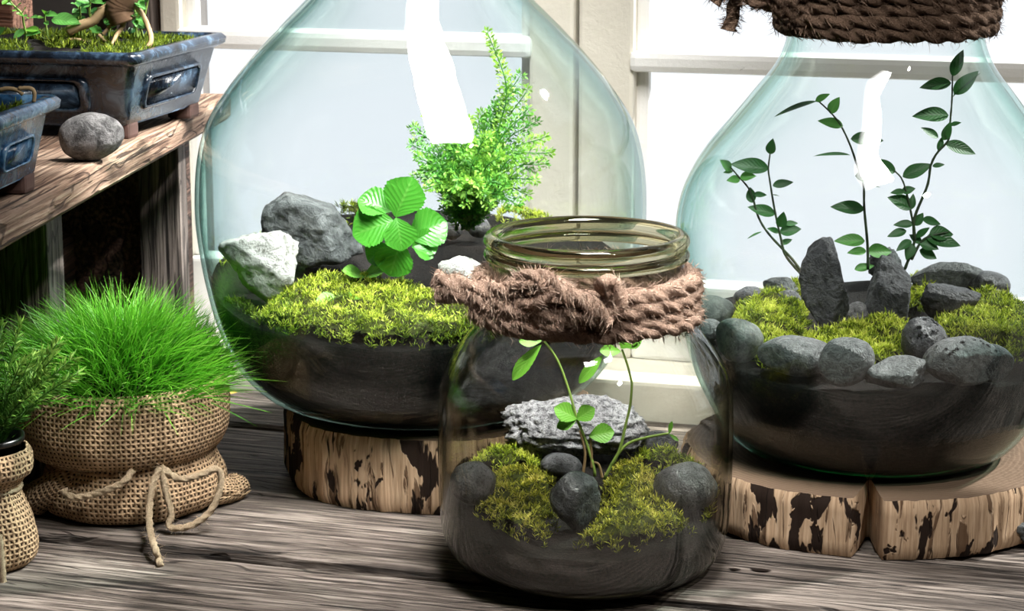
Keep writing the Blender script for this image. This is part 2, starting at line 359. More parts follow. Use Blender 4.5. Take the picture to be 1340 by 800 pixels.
def mat_logside():
    n = NT('peeled_log_side'); f = n.noise(n.coord('UV', (1, .05, 1)), 420, 5, .6, .4); a = n.noise(n.coord('UV', (1, .12, 1)), 120, 4, .55, .9)
    p = n.noise(n.coord('UV', (1, .38, 1)), 46, 4, .55, .5); w = n.noise(n.coord('UV', (1, .3, 1)), 30, 3)
    c = n.ramp(f, [(.34, (.20, .12, .07)), (.5, (.43, .29, .18)), (.66, (.60, .44, .30))])
    c = n.mix(n.math('MULTIPLY', w, .6), c, (.62, .43, .27))
    streak = n.ramp(a, [(.37, (1, 1, 1)), (.42, (0, 0, 0))]); bark = n.ramp(p, [(.445, (1, 1, 1)), (.462, (0, 0, 0))])
    c = n.mix(n.math('MULTIPLY', streak, .85), c, (.09, .045, .022))
    c = n.mix(bark, c, (.020, .011, .007))
    n.bsdf(c, .8, n.bump(n.math('ADD', n.math('MULTIPLY', f, .35), n.math('SUBTRACT', bark, streak)), .7, .0025), .2); return n.m
M['logside'] = mat_logside()
def mat_logtop():
    n = NT('log_end_grain'); v = n.coord('Object'); ln = n.n('ShaderNodeVectorMath', operation='LENGTH'); n.l(n.coord('Object', (1, 1, 0)), ln.inputs[0])
    d = n.noise(v, 12, 3); s = n.math('SINE', n.math('MULTIPLY', n.math('ADD', ln.outputs['Value'], n.math('MULTIPLY', d, .012)), 1500))
    n.bsdf(n.ramp(s, [(0, (.15, .10, .065)), (1, (.19, .13, .085))]), .85, n.bump(n.noise(v, 200, 4), .5, .002), .2); return n.m
M['logtop'] = mat_logtop()
def mat_glaze(name, stops):
    n = NT(name); v = n.coord('Object'); a = n.noise(v, 45, 5, .65, .8); b = n.noise(v, 330, 4)
    c = n.ramp(a, list(zip((.40, .52, .64), stops)))
    n.bsdf(c, n.math('ADD', .10, n.math('MULTIPLY', b, .25)), n.bump(n.math('ADD', a, n.math('MULTIPLY', b, .25)), .25, .003), .7); return n.m
M['glaze'] = mat_glaze('blue_black_glaze', [(.006, .008, .012), (.018, .032, .055), (.07, .12, .18)])
M['glaze_blue'] = mat_glaze('bright_blue_glaze', [(.012, .035, .075), (.035, .12, .25), (.16, .32, .50)]); M['clay'] = flat('unglazed_clay', (.10, .055, .045), .85)

# ------------------------------------------------------------------ the room
TH = math.radians(-16.5); CU, SU = math.cos(TH), math.sin(TH)
def uv_of(p): return np.array([p[0]*CU+p[1]*SU, -p[0]*SU+p[1]*CU])
def xyz(u, v, z): return np.array([u*CU-v*SU, u*SU+v*CU, z])
def ubox(name, u0, u1, v0, v1, z0, z1, mat, parent=None, bev=.002, kind=None, wave=0.0, nseg=0):
    """a box aligned with the window wall"""
    if nseg:   # board with uneven worn edges, long in u
        us = np.linspace(u0, u1, nseg); sec = [(v0, z0), (v0, z1-bev), (v0+bev, z1), (v1-bev, z1), (v1, z1-bev), (v1, z0)]
        V = []
        for u in us:
            for k, (v, z) in enumerate(sec):
                w = wave*mnoise.noise(Vector((u*9+k*.15*(k > 2), v0*31+(5 if k > 2 else 0), 3)))+wave*.4*mnoise.noise(Vector((u*40, v0*17+k, 8)))
                V.append((u, v+w*(1 if k in (0, 1, 4, 5) else .9), z+wave*.35*mnoise.noise(Vector((u*5, v*30, 1)))*(z > z0)))
        Fc = [list(f) for f in grid_faces(nseg, 6, False, True)] + [[0, 5, 4, 3, 2, 1], [6*(nseg-1)+i for i in range(6)]]
        V = np.array(V)
    else: V, Fc = box_vf(u0, u1, v0, v1, z0, z1, bev)
    Wd = np.stack([V[:, 0]*CU-V[:, 1]*SU, V[:, 0]*SU+V[:, 1]*CU, V[:, 2]], 1)
    o = obj(name, Wd, Fc, mat, parent, smooth=False, rz=TH)
    if kind: o['kind'] = kind
    return o
VW = uv_of((-.28, 2.12, 0))[1]                     # window plane
ZF, ZC = -0.75, 1.75
def win(px, py, dv=0.0):                            # pixel -> (u, z) on the window plane
    d = ray(px, py); dv_ = -d[0]*SU+d[1]*CU; p = EYE+d*((VW+dv)/dv_); return uv_of(p)[0], p[2]
v_far = uv_of(at_z(300, 507))[1]

V1 = VW+.12
def slab(name, u0, u1, v0, v1, z0, z1, mat): return ubox(name, u0, u1, v0, v1, z0, z1, mat, None, 0, 'structure')
slab('floor', -2.2, 1.8, -1.5, V1, ZF-.1, ZF, M['floor'])
slab('ceiling', -2.2, 1.8, -1.5, V1, ZC, ZC+.1, M['plaster'])
slab('wall_front', -2.2, 1.8, -1.6, -1.5, ZF, ZC, M['plaster'])
slab('wall_left', -2.3, -2.2, -1.5, V1, ZF, ZC, M['plaster'])
slab('wall_right', 1.8, 1.9, -1.5, V1, ZF, ZC, M['plaster'])
uL = win(224, 120)[0]; uR = 1.35; zS = .035; zT = 1.30   # window opening
wb = ubox('wall_back', -2.2, 1.8, VW+.03, VW+.12, ZF, zS-.04, M['plaster'], kind='structure', bev=0)
ubox('wall_back', -2.2, 1.8, VW+.03, VW+.12, zT, ZC, M['plaster'], kind='structure', bev=0)
ubox('wall_back', uR, 1.8, VW+.03, VW+.12, zS-.04, zT, M['plaster'], kind='structure', bev=0)
wl = ubox('wall_back', -2.2, uL-.012, VW+.05, VW+.12, zS-.04, zT, M['plaster'], kind='structure', bev=0)
# brown boards cladding the wall beside the window, and the grey post next to the sash
zb = zS-.04; k = 0
while zb < zT:
    ubox('board', -1.5+.003*k, uL-.055, VW+.022, VW+.05, zb, zb+.094, M['wallboard'], wl, .003); zb += .0965; k += 1
ubox('trim_post', uL-.053, uL-.004, VW-.012, VW+.055, zS-.03, zT, M['postwood'], None, .003, 'structure').name = 'trim_1'

# sashes
def sash(name, px_l0, px_l1, u_r0, u_r1, bar_top, bar_bot, bar_px, ubevel=.0):
    w = empty(name, xyz((win(px_l0, 100)[0]+u_r1)/2, VW, zS), kind='structure')
    a0, a1 = win(px_l0, 100)[0], win(px_l1, 100)[0]
    ubox('stile', a0, a1, VW-.022, VW+.022, zS, zT, M['cream_paint'] , w, .004)
    ubox('stile', u_r0, u_r1, VW-.022, VW+.022, zS, zT, M['cream_paint'], w, .004)
    ubox('bottom_rail', a1, u_r0, VW-.020, VW+.022, zS, zS+.075, M['white_paint'], w, .004)
    ubox('top_rail', a1, u_r0, VW-.020, VW+.022, zT-.06, zT, M['white_paint'], w, .004)
    z1, z0 = win(bar_px, bar_top)[1], win(bar_px, bar_bot)[1]
    ubox('glazing_bar', a1-.004, u_r0+.004, VW-.026, VW+.016, z0, z1, M['white_paint'], w, .006)
    zb = z1+.30
    ubox('glazing_bar', a1-.004, u_r0+.004, VW-.026, VW+.016, zb, zb+.022, M['white_paint'], w, .006)
    for (p, q) in ((zS+.07, z0+.004), (z1-.004, zb+.004), (zb+.018, zT-.055)):
        ubox('pane', a1-.004, u_r0+.004, VW+.004, VW+.008, p, q, M['pane'], w, 0)
    # glazing putty bead along the panes
    ubox('bead', a1-.001, a1+.012, VW-.008, VW+.004, zS+.075, zT-.06, M['white_paint'], w, .004)
    ubox('bead', u_r0-.012, u_r0+.001, VW-.008, VW+.004, zS+.075, zT-.06, M['white_paint'], w, .004)
    return w
u_gap = win(761, 60)[0]
sash('window_1', 224, 250, win(700, 60)[0], u_gap-.0016, 36, 62, 310)
sash('window_2', 764, 836, uR-.05, uR, 66, 93, 900)
ubox('window_sill', uL-.30, uR, v_far+.004, VW+.03, -.02, zS, M['cream_paint'], None, .004, 'structure').name = 'trim_2'
# painted hinge block beside the sash
hg = empty('window_hinge', xyz(uL-.03, VW-.02, .08), 'cream painted old iron hinge on the post beside the grassy sack', 'hinge')
u0, zt = win(184, 280); u1, zb_ = win(226, 392)
ubox('hinge_leaf', u0, u1, VW-.030, VW-.010, zb_, zt, M['hinge_paint'], hg, .003)
for (pa, pb) in ((282, 328), (336, 388)):
    z1 = win(200, pa)[1]; z0 = win(200, pb)[1]; um = (u0+u1)/2-.002
    ubox('hinge_plate', u0+.004, u1-.009, VW-.040, VW-.028, z0, z1, M['hinge_paint'], hg, .005)
    bm = bmesh.new(); bmesh.ops.create_uvsphere(bm, u_segments=14, v_segments=8, radius=.0052)
    V = np.array([v.co[:] for v in bm.verts]) + xyz(um, VW-.041, (z0+z1)/2); Fc = [[v.index for v in f.verts] for f in bm.faces]; bm.free()
    obj('hinge_screw', V, Fc, M['hinge_paint'], hg)

# ------------------------------------------------------------------ table of weathered planks
tab = empty('plank_table', xyz(0, 1.6, ZF), 'weathered grey plank table under the glass terrariums', 'table')
gaps = [uv_of(at_z(*p))[1] for p in ((400, 730), (365, 647), (335, 556))]
edges = [gaps[0]-.40, gaps[0]-.19, gaps[0], gaps[1], gaps[2], v_far]
for i in range(len(edges)-1):
    ubox('plank', -1.05+.02*i, 1.15-.015*i, edges[i]+.0016, edges[i+1]-(.006 if i < 4 else .001), -.032, (-.006, -.006, 0, -.0025, -.0004)[i], M['table'], tab, .003, wave=.0022, nseg=140)
for u in (-.95, 1.0):
    for v in (edges[0]+.06, edges[-1]-.06):
        ubox('leg', u-.035, u+.035, v-.035, v+.035, ZF, -.032, M['postwood'], tab, .004)
for v in (edges[0]+.06, edges[-1]-.06): ubox('apron', -.92, .97, v-.012, v+.012, -.12, -.032, M['postwood'], tab, .003)
# knot holes in the plank
for px, py, a, b in ((961, 747, .0045, .002), (995, 748, .0075, .0028)):
    p = at_z(px, py); th = np.arange(14)*2*math.pi/14
    V = [p+np.array([0, 0, .0009])]+[xyz(*(uv_of(p)+np.array([a*math.cos(t)*(1+.2*math.sin(3*t)), b*math.sin(t)])), .0012) for t in th]
    obj('knot_hole', V, [[0, 1+i, 1+(i+1) % 14] for i in range(14)], M['hole'], tab)

# ------------------------------------------------------------------ wooden shelf at the side
ZSH = .289
pA, pB = at_z(0, 283, ZSH), at_z(303, 123, ZSH)      # front edge of the shelf board
sh_dir = (pB-pA)/np.linalg.norm(pB-pA); ang = math.atan2(-sh_dir[0], sh_dir[1])
def sbox(name, s0, s1, w0, w1, z0, z1, mat, parent, bev=.003, nseg=0, wave=0.0):
    """box in the shelf's own frame: s along the edge from pA, w to the side (negative = away from the edge, to the wall)"""
    if nseg:
        ss = np.linspace(s0, s1, nseg); sec = [(w0, z0), (w0, z1), (w1-bev, z1), (w1, z1-bev), (w1, z0+bev), (w1-bev, z0)]; V = []
        for s in ss:
            for k, (w, z) in enumerate(sec):
                d = wave*mnoise.noise(Vector((s*12, k*.6, 2.2)))
                V.append((w+(d if k > 1 else 0), s, z+.5*d))
        V = np.array(V); Fc = [list(f)[::-1] for f in grid_faces(nseg, 6, False, True)] + [[0, 1, 2, 3, 4, 5], [6*(nseg-1)+5-i for i in range(6)]]
    else: V, Fc = box_vf(w0, w1, s0, s1, z0, z1, bev)
    c, s_ = math.cos(ang), math.sin(ang)
    Wd = np.stack([pA[0]+V[:, 0]*c-V[:, 1]*s_, pA[1]+V[:, 0]*s_+V[:, 1]*c, V[:, 2]], 1)
    return obj(name, Wd, Fc, mat, parent, smooth=False, rz=ang)
def s_of(px, py, w):                                  # s, z of a pixel on the vertical plane at sideways offset w
    c, s_ = math.cos(ang), math.sin(ang); nrm = np.array([c, s_, 0]); d = ray(px, py)
    t = (np.dot(nrm, pA)+w-np.dot(nrm, EYE))/np.dot(nrm, d); p = EYE+d*t; q = p-pA
    return -q[0]*s_+q[1]*c, p[2]
LS = np.linalg.norm(pB-pA)
shelf = empty('wooden_shelf', (pA[0]-.15, pA[1]+.4, 0), 'rough brown wooden shelf carrying the blue bonsai pots', 'shelf')
sbox('shelf_board', -.45, LS-.002, -.155, 0, ZSH-.024, ZSH, M['shelfwood'], shelf, .004, 120, .0025)
sbox('shelf_board', -.45, LS-.004, -.42, -.1575, ZSH-.024, ZSH-.001, M['shelfwood'], shelf, .003)
WP = -.085
sP0, sP1 = s_of(62, 330, WP)[0], s_of(84, 330, WP)[0]
sbox('post', sP0, sP1, WP-.05, WP, 0, ZSH-.024, M['postwood'], shelf)
sF = s_of(206, 230, -.03)[0]
sbox('post', LS-.075, LS-.045, -.075, -.035, 0, ZSH-.024, M['postwood'], shelf)
zr = s_of(84, 366, WP)[1]
sbox('side_board', -.45, LS-.07, WP-.075, WP-.052, 0.004, zr-.052, M['darkwood'], shelf)
sbox('side_board', -.45, LS-.07, WP-.076, WP-.054, zr-.05, zr, M['darkwood'], shelf)
sbox('side_board', -.45, sP0+.01, WP-.077, WP-.053, zr+.002, ZSH-.08, M['darkwood'], shelf)
sbox('side_board', -.45, sP0+.01, WP-.075, WP-.054, ZSH-.078, ZSH-.0255, M['darkwood'], shelf)
sbox('shade_board', LS-.045, LS-.025, -.42, -.036, 0.002, ZSH-.024, M['darkwood'], shelf)  # added dark board, stands in for deep shade in the opening under the shelf
sbox('back_board', -.45, LS-.05, -.44, -.42, 0.002, ZSH-.024, M['darkwood'], shelf)

# ------------------------------------------------------------------ logs
def log(px, py_bot, Yfront, r, ztop, label, seed, crack=None, z0=0.0):
    p = at_z(px, py_bot); cx, cy = p[0], p[1]+r
    t = empty('log_slice', (cx, cy, z0), label, 'log', 'log slices under the jars')
    ns, nz = 420, 9; th = np.arange(ns)*2*math.pi/ns; V = np.zeros((nz, ns, 3)); UVs = np.zeros((nz, ns, 2))
    for j in range(ns):
        rr = r*(1+.035*mnoise.noise(Vector((math.cos(th[j])*2.2, math.sin(th[j])*2.2, seed))))
        for i in range(nz):
            z = z0+.0005+(ztop-z0)*i/(nz-1)
            q = rr+.0022*mnoise.noise(Vector((th[j]*14, z*9, seed+3)))+.0012*mnoise.noise(Vector((th[j]*45, z*14, seed+5)))
            if i in (0, nz-1): q -= .0025
            if crack is not None:
                dth = abs((th[j]-crack+math.pi) % (2*math.pi)-math.pi); q -= .05*min(1, max(0, 1.35*(1-dth/.075)))
            V[i, j] = (cx+q*math.cos(th[j]), cy+q*math.sin(th[j]), z); UVs[i, j] = (th[j]*r, z)
    Fc = [list(map(int, f)) for f in grid_faces(nz, ns, False, True)]
    obj('bark_side', V.reshape(-1, 3), Fc, M['logside'], t, uv=UVs.reshape(-1, 2))
    for nm, row, zz in (('end_face', nz-1, ztop+.0004), ('bottom_face', 0, z0+.0004)):
        rings = [V[row]*1.0]
        for f in (.8, .5, .2):
            q = V[row].copy(); q[:, :2] = np.array([cx, cy])+(q[:, :2]-np.array([cx, cy]))*f
            q[:, 2] = zz+(.0006*np.array([mnoise.noise(Vector((a[0]*90, a[1]*90, seed))) for a in q]) if row else 0); rings.append(q)
        VV = np.vstack(rings+[np.array([[cx, cy, zz]])]); FF = [list(map(int, f)) for f in grid_faces(4, ns, False, True)]
        FF += [[3*ns+j, 3*ns+(j+1) % ns, 4*ns] for j in range(ns)]
        obj(nm, VV, FF, M['logtop'], t)
    return cx, cy
LGL = log(566, 676, None, .130, .061, 'pale log slice carrying the big pear-shaped demijohn', 2.0)
LGR = log(1182, 735, None, .152, .046, 'bark-patched log slice with a dark crack under the rope-necked jar', 9.0, crack=-1.75)

# ------------------------------------------------------------------ glass vessels
def thick(prof, t, floor_t):
    """closed glass wall: outside going up, inside going down"""
    P = catmull(prof, 90); T = np.gradient(P, axis=0); T /= np.linalg.norm(T, axis=1)[:, None]
    Nn = np.stack([-T[:, 1], T[:, 0]], 1)
    I = P+Nn*t; I = I[(I[:, 0] > .004) & (I[:, 1] > P[0, 1]+floor_t)]
    return P, I
def vessel(name, label, cx, cy, prof, t, mat, part='glass_body', wob=.0008, seed=0, lip=None, group=None):
    e = empty(name, (cx, cy, prof[0][1]), label, 'jar', group)
    P, I = thick(prof, t, .004)
    top_r, top_z = P[-1]
    loop = [(0.0005, P[0, 1]+.004)] + [(P[0, 0]*.5, P[0, 1]+.0035), (P[0, 0]*.9, P[0, 1]+.0012)] + [tuple(q) for q in P] + [(top_r-t/2, top_z+t*.5)] + [tuple(q) for q in I[::-1]] + [(I[0, 0]*.5, P[0, 1]+.0075), (.0005, P[0, 1]+.0075)]
    V, Fc = lathe(loop, cx, cy, 120, wob, seed)
    obj(part, V, Fc, mat, e)
    return e, P, I
def radius_fn(I):
    o = np.argsort(I[:, 1]); return lambda z: float(np.interp(z, I[o, 1], I[o, 0]))

# demijohn
DX, DY = at_y(551, 265, 1.735)[0], 1.735
zl = .0618
dprof = [(.100, zl), (.118, zl+.003), (.138, zl+.014), (.158, .098), (.172, .130), (.181, .165), (.1865, .200), (.188, .231), (.1845, .268), (.176, .298), (.160, .324), (.138, .352), (.112, .380), (.086, .407), (.064, .438), (.052, .468), (.047, .500), (.050, .520), (.058, .526)]
dj, dP, dI = vessel('glass_demijohn', 'huge pear-shaped aqua glass demijohn with fern, moss and rocks inside', DX, DY, dprof, .0035, M['demijohn_glass'], wob=.0016, seed=4)
dR = radius_fn(dI)
# rope-necked jar
RX, RY = at_y(1149, 300, 1.635)[0], 1.635
zr_ = .0468
rprof = [(.088, zr_), (.101, zr_+.003), (.116, zr_+.014), (.131, .084), (.145, .114), (.1535, .148), (.1572, .185), (.1602, .222), (.1565, .249), (.1475, .271), (.1350, .291), (.116, .314), (.0985, .336), (.084, .355), (.0765, .372), (.0745, .388), (.0745, .42), (.0750, .45), (.082, .462)]
rj, rP, rI = vessel('glass_jar', 'round green-tinted glass jar with a rope-bound neck holding leafy twigs', RX, RY, rprof, .0035, M['jar_glass'], wob=.0012, seed=11)
rR = radius_fn(rI)
# small jar
SX, SY = at_y(765.5, 600, 1.485)[0], 1.485
sprof = [(.078, .0005), (.088, .003), (.0985, .012), (.1045, .026), (.1072, .045), (.108, .075), (.1080, .112), (.1060, .137), (.0995, .155), (.0885, .1715), (.0770, .185), (.0718, .195), (.0705, .205), (.0705, .236)]
sj, sP, sI = vessel('glass_preserving_jar', 'squat clear glass jar with thick ringed rim and moss scene inside', SX, SY, sprof, .003, M['small_glass'], wob=.0005, seed=21)
sR = radius_fn(sI)
def torus_vf(cx, cy, cz, R, rx, rz_, ns=120, nr=16):
    th = np.arange(ns)*2*math.pi/ns; ph = np.arange(nr)*2*math.pi/nr
    V = np.zeros((ns, nr, 3))
    rr = R+rx*np.cos(ph); V[:, :, 0] = cx+np.cos(th)[:, None]*rr; V[:, :, 1] = cy+np.sin(th)[:, None]*rr; V[:, :, 2] = cz+rz_*np.sin(ph)
    return V.reshape(-1, 3), [list(map(int, f)) for f in grid_faces(ns, nr, True, True)]
obj('rim', *torus_vf(SX, SY, .2445, .0685, .0058, .0058), M['rim_glass'], sj)
obj('rim_bead', *torus_vf(SX, SY, .2345, .0700, .0042, .0040), M['rim_glass'], sj)
obj('base_ring', *torus_vf(SX, SY, .0035, .078, .004, .003), M['rim_glass'], sj)
obj('base_ring', *torus_vf(RX, RY, zr_+.003, .089, .0035, .0028), mat_solid_glass('green_base_glass', (.25, .8, .5)), rj)

# soil inside
def soil(name, label, cx, cy, R, zbot, z0, k, gap=.0012, seed=0):
    ns, nz, nr = 96, 16, 20; th = np.arange(ns)*2*math.pi/ns; V = []
    wallz = []
    for a in th:
        z = z0
        for _ in range(6): z = z0+k*R(z)*math.sin(a)
        wallz.append(z+.003*mnoise.noise(Vector((math.cos(a)*3, math.sin(a)*3, seed))))
    for i in range(nz):
        for j, a in enumerate(th):
            z = zbot+(wallz[j]-zbot)*i/(nz-1); r = R(z)-gap; V.append((cx+r*math.cos(a), cy+r*math.sin(a), z))
    for i in range(1, nr+1):
        f = 1-i/nr
        for j, a in enumerate(th):
            r = (R(wallz[j])-gap)*max(f, .004); x, y = cx+r*math.cos(a), cy+r*math.sin(a)
            pl = z0+k*(y-cy); z = pl+(wallz[j]-z0-k*R(wallz[j])*math.sin(a))*f+.004*mnoise.noise(Vector((x*45, y*45, seed)))*(1-f)
            V.append((x, y, z))
    n_ = len(V); V.append((cx, cy, zbot))
    Fc = [list(map(int, f)) for f in grid_faces(nz+nr, ns, False, True)] + [[(j+1) % ns, j, n_] for j in range(ns)]
    return setp(obj(name, V, Fc, M['soil'], origin=(cx, cy, zbot)), label, 'soil', None, 'stuff')
DS = (.173, .14, DY); RS = (.145, .085, RY); SS = (.056, .13, SY)
soil('potting_soil', 'dark soil filling the bottom of the huge demijohn', DX, DY, dR, zl+.0085, DS[0]-.006, DS[1], seed=1)
soil('potting_soil', 'dark soil filling the round rope-necked jar', RX, RY, rR, zr_+.0085, RS[0]-.006, RS[1], seed=5)
soil('potting_soil', 'dark soil layer at the bottom of the squat ringed-rim jar', SX, SY, sR, .0088, SS[0]-.006, SS[1], seed=8)

# ------------------------------------------------------------------ stones
ICO = {}
def ico(sub):
    if sub not in ICO:
        bm = bmesh.new(); bmesh.ops.create_icosphere(bm, subdivisions=sub, radius=1)
        ICO[sub] = (np.array([v.co[:] for v in bm.verts]), np.array([[v.index for v in f.verts] for f in bm.faces])); bm.free()
    return ICO[sub]
def rock_shape(size, kind, seed, yaw=0, roll=0, sub=4):
    U, Fc = ico(sub); U = U.copy(); g = np.random.default_rng(seed)
    if kind == 'pebble':
        R = np.array([1+.13*mnoise.noise(Vector(u*.9)+Vector((seed, 0, 0)))+.03*mnoise.noise(Vector(u*3)+Vector((0, seed, 0))) for u in U]); P = U*R[:, None]
    elif kind in ('rough', 'slab'):
        nrm = g.normal(size=(15 if kind == 'rough' else 11, 3)); nrm /= np.linalg.norm(nrm, axis=1)[:, None]; d = g.uniform(.60, .95, len(nrm))
        dots = U@nrm.T; R = np.where(dots > .05, d/np.maximum(dots, .05), 9).min(1); R = np.minimum(R, 1.15)
        R = R*(1+np.array([.07*mnoise.fractal(Vector(u*2.2)+Vector((seed, 1, 0)), 1.0, 2.0, 4)+.035*mnoise.fractal(Vector((u[0]*3, u[1]*3, u[2]*9))+Vector((seed, 5, 0)), 1.0, 2.0, 4) for u in U])); P = U*R[:, None]
    else:
        R = np.array([1+.18*mnoise.noise(Vector(u*1.3)+Vector((seed, 0, 0)))+.13*mnoise.fractal(Vector(u*5.5)+Vector((seed, 0, 4)), .7, 2.1, 5)-.07*max(0, mnoise.noise(Vector(u*9)+Vector((3, seed, 0)))) for u in U]); P = U*R[:, None]
    P = P/np.abs(P).max(0)
    P = P*np.array(size)/2
    c, s = math.cos(roll), math.sin(roll); P = np.stack([P[:, 0]*c+P[:, 2]*s, P[:, 1], -P[:, 0]*s+P[:, 2]*c], 1)
    c, s = math.cos(yaw), math.sin(yaw); P = np.stack([P[:, 0]*c-P[:, 1]*s, P[:, 0]*s+P[:, 1]*c, P[:, 2]], 1)
    return P, Fc
def stone(x0, x1, y0, y1, plane, label, mat='wet_stone', kind='pebble', seed=1, dep=.75, yaw=0, roll=0, sink=.003, group=None, name='stone', sub=4, inside=None, hmul=1.0):
    px = (x0+x1)/2
    g = at_slope(px, y1, *plane) if not isinstance(plane, float) else at_z(px, y1, plane)
    w = px_m(x1-x0, g); d = w*dep; e = math.radians(12.3)+math.atan((y1-400)/F)
    h = (px_m(y1-y0, g)-.30*d*math.sin(e))/math.cos(e)*hmul; h = max(h, .3*w)
    c = g+np.array([0, d*.35, 0])
    if inside is not None:
        cx, cy, R = inside; q = c[:2]-np.array([cx, cy]); rr = np.linalg.norm(q); lim = R(g[2]+h*.5)-max(w, d)*.30
        if rr > lim: c[:2] = np.array([cx, cy])+q*max(lim, .01)/rr
        zp = plane[0]+plane[1]*(c[1]-plane[2])
    else: zp = g[2]
    P, Fc = rock_shape((w, d, h+sink), kind, seed, yaw, roll, sub)
    P[:, 2] -= P[:, 2].min(); P += np.array([c[0], c[1], zp-sink])
    if inside is not None:      # never through the glass
        cx, cy, R = inside; q = P[:, :2]-np.array([cx, cy]); rr = np.linalg.norm(q, axis=1); lim = np.array([R(z) for z in P[:, 2]])-.0012
        f = np.minimum(1, lim/np.maximum(rr, 1e-6)); P[:, :2] = np.array([cx, cy])+q*f[:, None]
    return setp(obj(name, P, Fc, M[mat], smooth=(kind != 'rough' or True)), label, 'stone', group)

IS, IR, ID = (SX, SY, sR), (RX, RY, rR), (DX, DY, dR)
# squat jar
stone(652, 850, 517, 600, SS, 'wide pitted light grey pumice rock behind the seedlings', 'pumice', 'pumice', 3, .5, name='rock', sub=5, inside=IS)
stone(588, 650, 607, 662, SS, 'smooth dark pebble against the glass beside the bright moss', 'wet_stone', 'pebble', 4, .8, inside=IS)
stone(706, 764, 597, 628, SS, 'flat grooved dark pebble tucked behind the upright wet stone', 'wet_stone', 'pebble', 5, .8, inside=IS, roll=.2)
stone(716, 796, 612, 696, SS, 'upright dark wet stone with cracks between two moss clumps', 'wet_stone', 'rough', 16, .75, inside=IS, yaw=.3)
stone(856, 942, 608, 675, SS, 'round glossy dark pebble against the glass below golden moss', 'wet_stone', 'pebble', 7, .8, inside=IS)
stone(848, 908, 556, 584, SS, 'small flat black pebble beside the grey pumice rock', 'wet_stone', 'pebble', 8, .8, inside=IS)
# rope-necked jar
stone(1046, 1120, 310, 440, RS, 'tall upright dark slate slab in front of the bare twig', 'slate', 'slab', 12, .7, name='rock', inside=IR, sub=5)
stone(1128, 1202, 337, 430, RS, 'pointed dark slate rock leaning at the taller slab', 'slate', 'slab', 25, .8, name='rock', inside=IR, sub=5)
stone(1108, 1138, 396, 428, RS, 'small pale-edged pebble wedged between the two slate rocks', 'grey_stone', 'pebble', 26, .8, inside=IR)
stone(1140, 1184, 306, 350, RS, 'lumpy black rock behind the pointed slate', 'slate', 'pumice', 27, .8, name='rock', inside=IR)
stone(904, 962, 388, 430, RS, 'round grey-green pebble at the glass behind the flat long stones', 'green_stone', 'pebble', 28, .8, inside=IR)
stone(908, 946, 418, 446, RS, 'small blue-grey pebble squeezed under the round grey-green one', 'grey_stone', 'pebble', 29, .8, inside=IR)
stone(924, 992, 420, 478, RS, 'big grey-green pebble beside the tall slate and moss', 'green_stone', 'pebble', 30, .85, inside=IR)
stone(960, 1004, 376, 402, RS, 'glossy dark pebble with wet spots behind the bright moss', 'wet_stone', 'pebble', 31, .8, inside=IR)
stone(1000, 1048, 361, 386, RS, 'small rough grey rock behind the tall slate', 'bigslate', 'rough', 32, .8, name='rock', inside=IR)
stone(1014, 1050, 380, 404, RS, 'small wet black pebble touching the tall slate slab', 'wet_stone', 'pebble', 33, .8, inside=IR)
stone(958, 1070, 461, 512, RS, 'long flat grey pebble pressed against the glass', 'grey_stone', 'pebble', 34, .55, inside=IR, roll=.12)
stone(1066, 1142, 451, 516, RS, 'upright rounded wet grey pebble among the flat ones', 'grey_stone', 'pebble', 35, .6, inside=IR, roll=-.4)
stone(1134, 1222, 468, 514, RS, 'rough low wet grey stone between two smooth pebbles', 'grey_stone', 'rough', 36, .6, inside=IR)
stone(1220, 1322, 449, 512, RS, 'large oval pebble covered with water drops', 'grey_stone', 'pebble', 37, .7, inside=IR)
stone(1181, 1243, 417, 478, RS, 'dark round pebble with water drops behind the oval one', 'wet_stone', 'pebble', 38, .8, inside=IR)
stone(1194, 1302, 343, 388, RS, 'long layered grey slate ridge at the back of the jar', 'bigslate', 'slab', 39, .5, name='rock', inside=IR)
stone(1202, 1284, 368, 424, RS, 'jagged dark slate piece in front of the grey ridge', 'slate', 'slab', 40, .7, name='rock', inside=IR)
stone(1292, 1352, 349, 386, RS, 'smooth dark pebble at the back beside the slate ridge', 'wet_stone', 'pebble', 41, .8, inside=IR)
stone(1276, 1318, 376, 396, RS, 'little flat grey pebble below the slate ridge', 'grey_stone', 'pebble', 42, .8, inside=IR)
stone(1306, 1372, 470, 520, RS, 'black wet pebble beside the drop-covered oval one', 'wet_stone', 'pebble', 43, .8, inside=IR)
def drops(st, n, seed):
    g = np.random.default_rng(seed); me = st.data; V = np.array([v.co[:] for v in me.vertices]); Nn = np.array([v.normal[:] for v in me.vertices]); ok = np.where((Nn[:, 2] > .25) & (Nn[:, 1] < .5))[0]
    U, Fc = ico(2)
    for i in g.choice(ok, n, False):
        r_ = g.uniform(.0007, .0018); Z = Nn[i]; X = np.cross(Z, [.3, .9, .1]); X /= np.linalg.norm(X); Y = np.cross(Z, X)
        P = (U[:, :1]*X*g.uniform(.8, 1.3)+U[:, 1:2]*Y+U[:, 2:]*Z*.5)*r_+V[i]+LOC[st]
        obj('water_drop', P, [list(map(int, f)) for f in Fc], M['drop'], st)
M['drop'] = mat_solid_glass('water', (1, 1, 1))
for o_ in [o for o in C.objects if o.get('label', '') in ('large oval pebble covered with water drops', 'dark round pebble with water drops behind the oval one')]: drops(o_, 26, len(o_['label']))
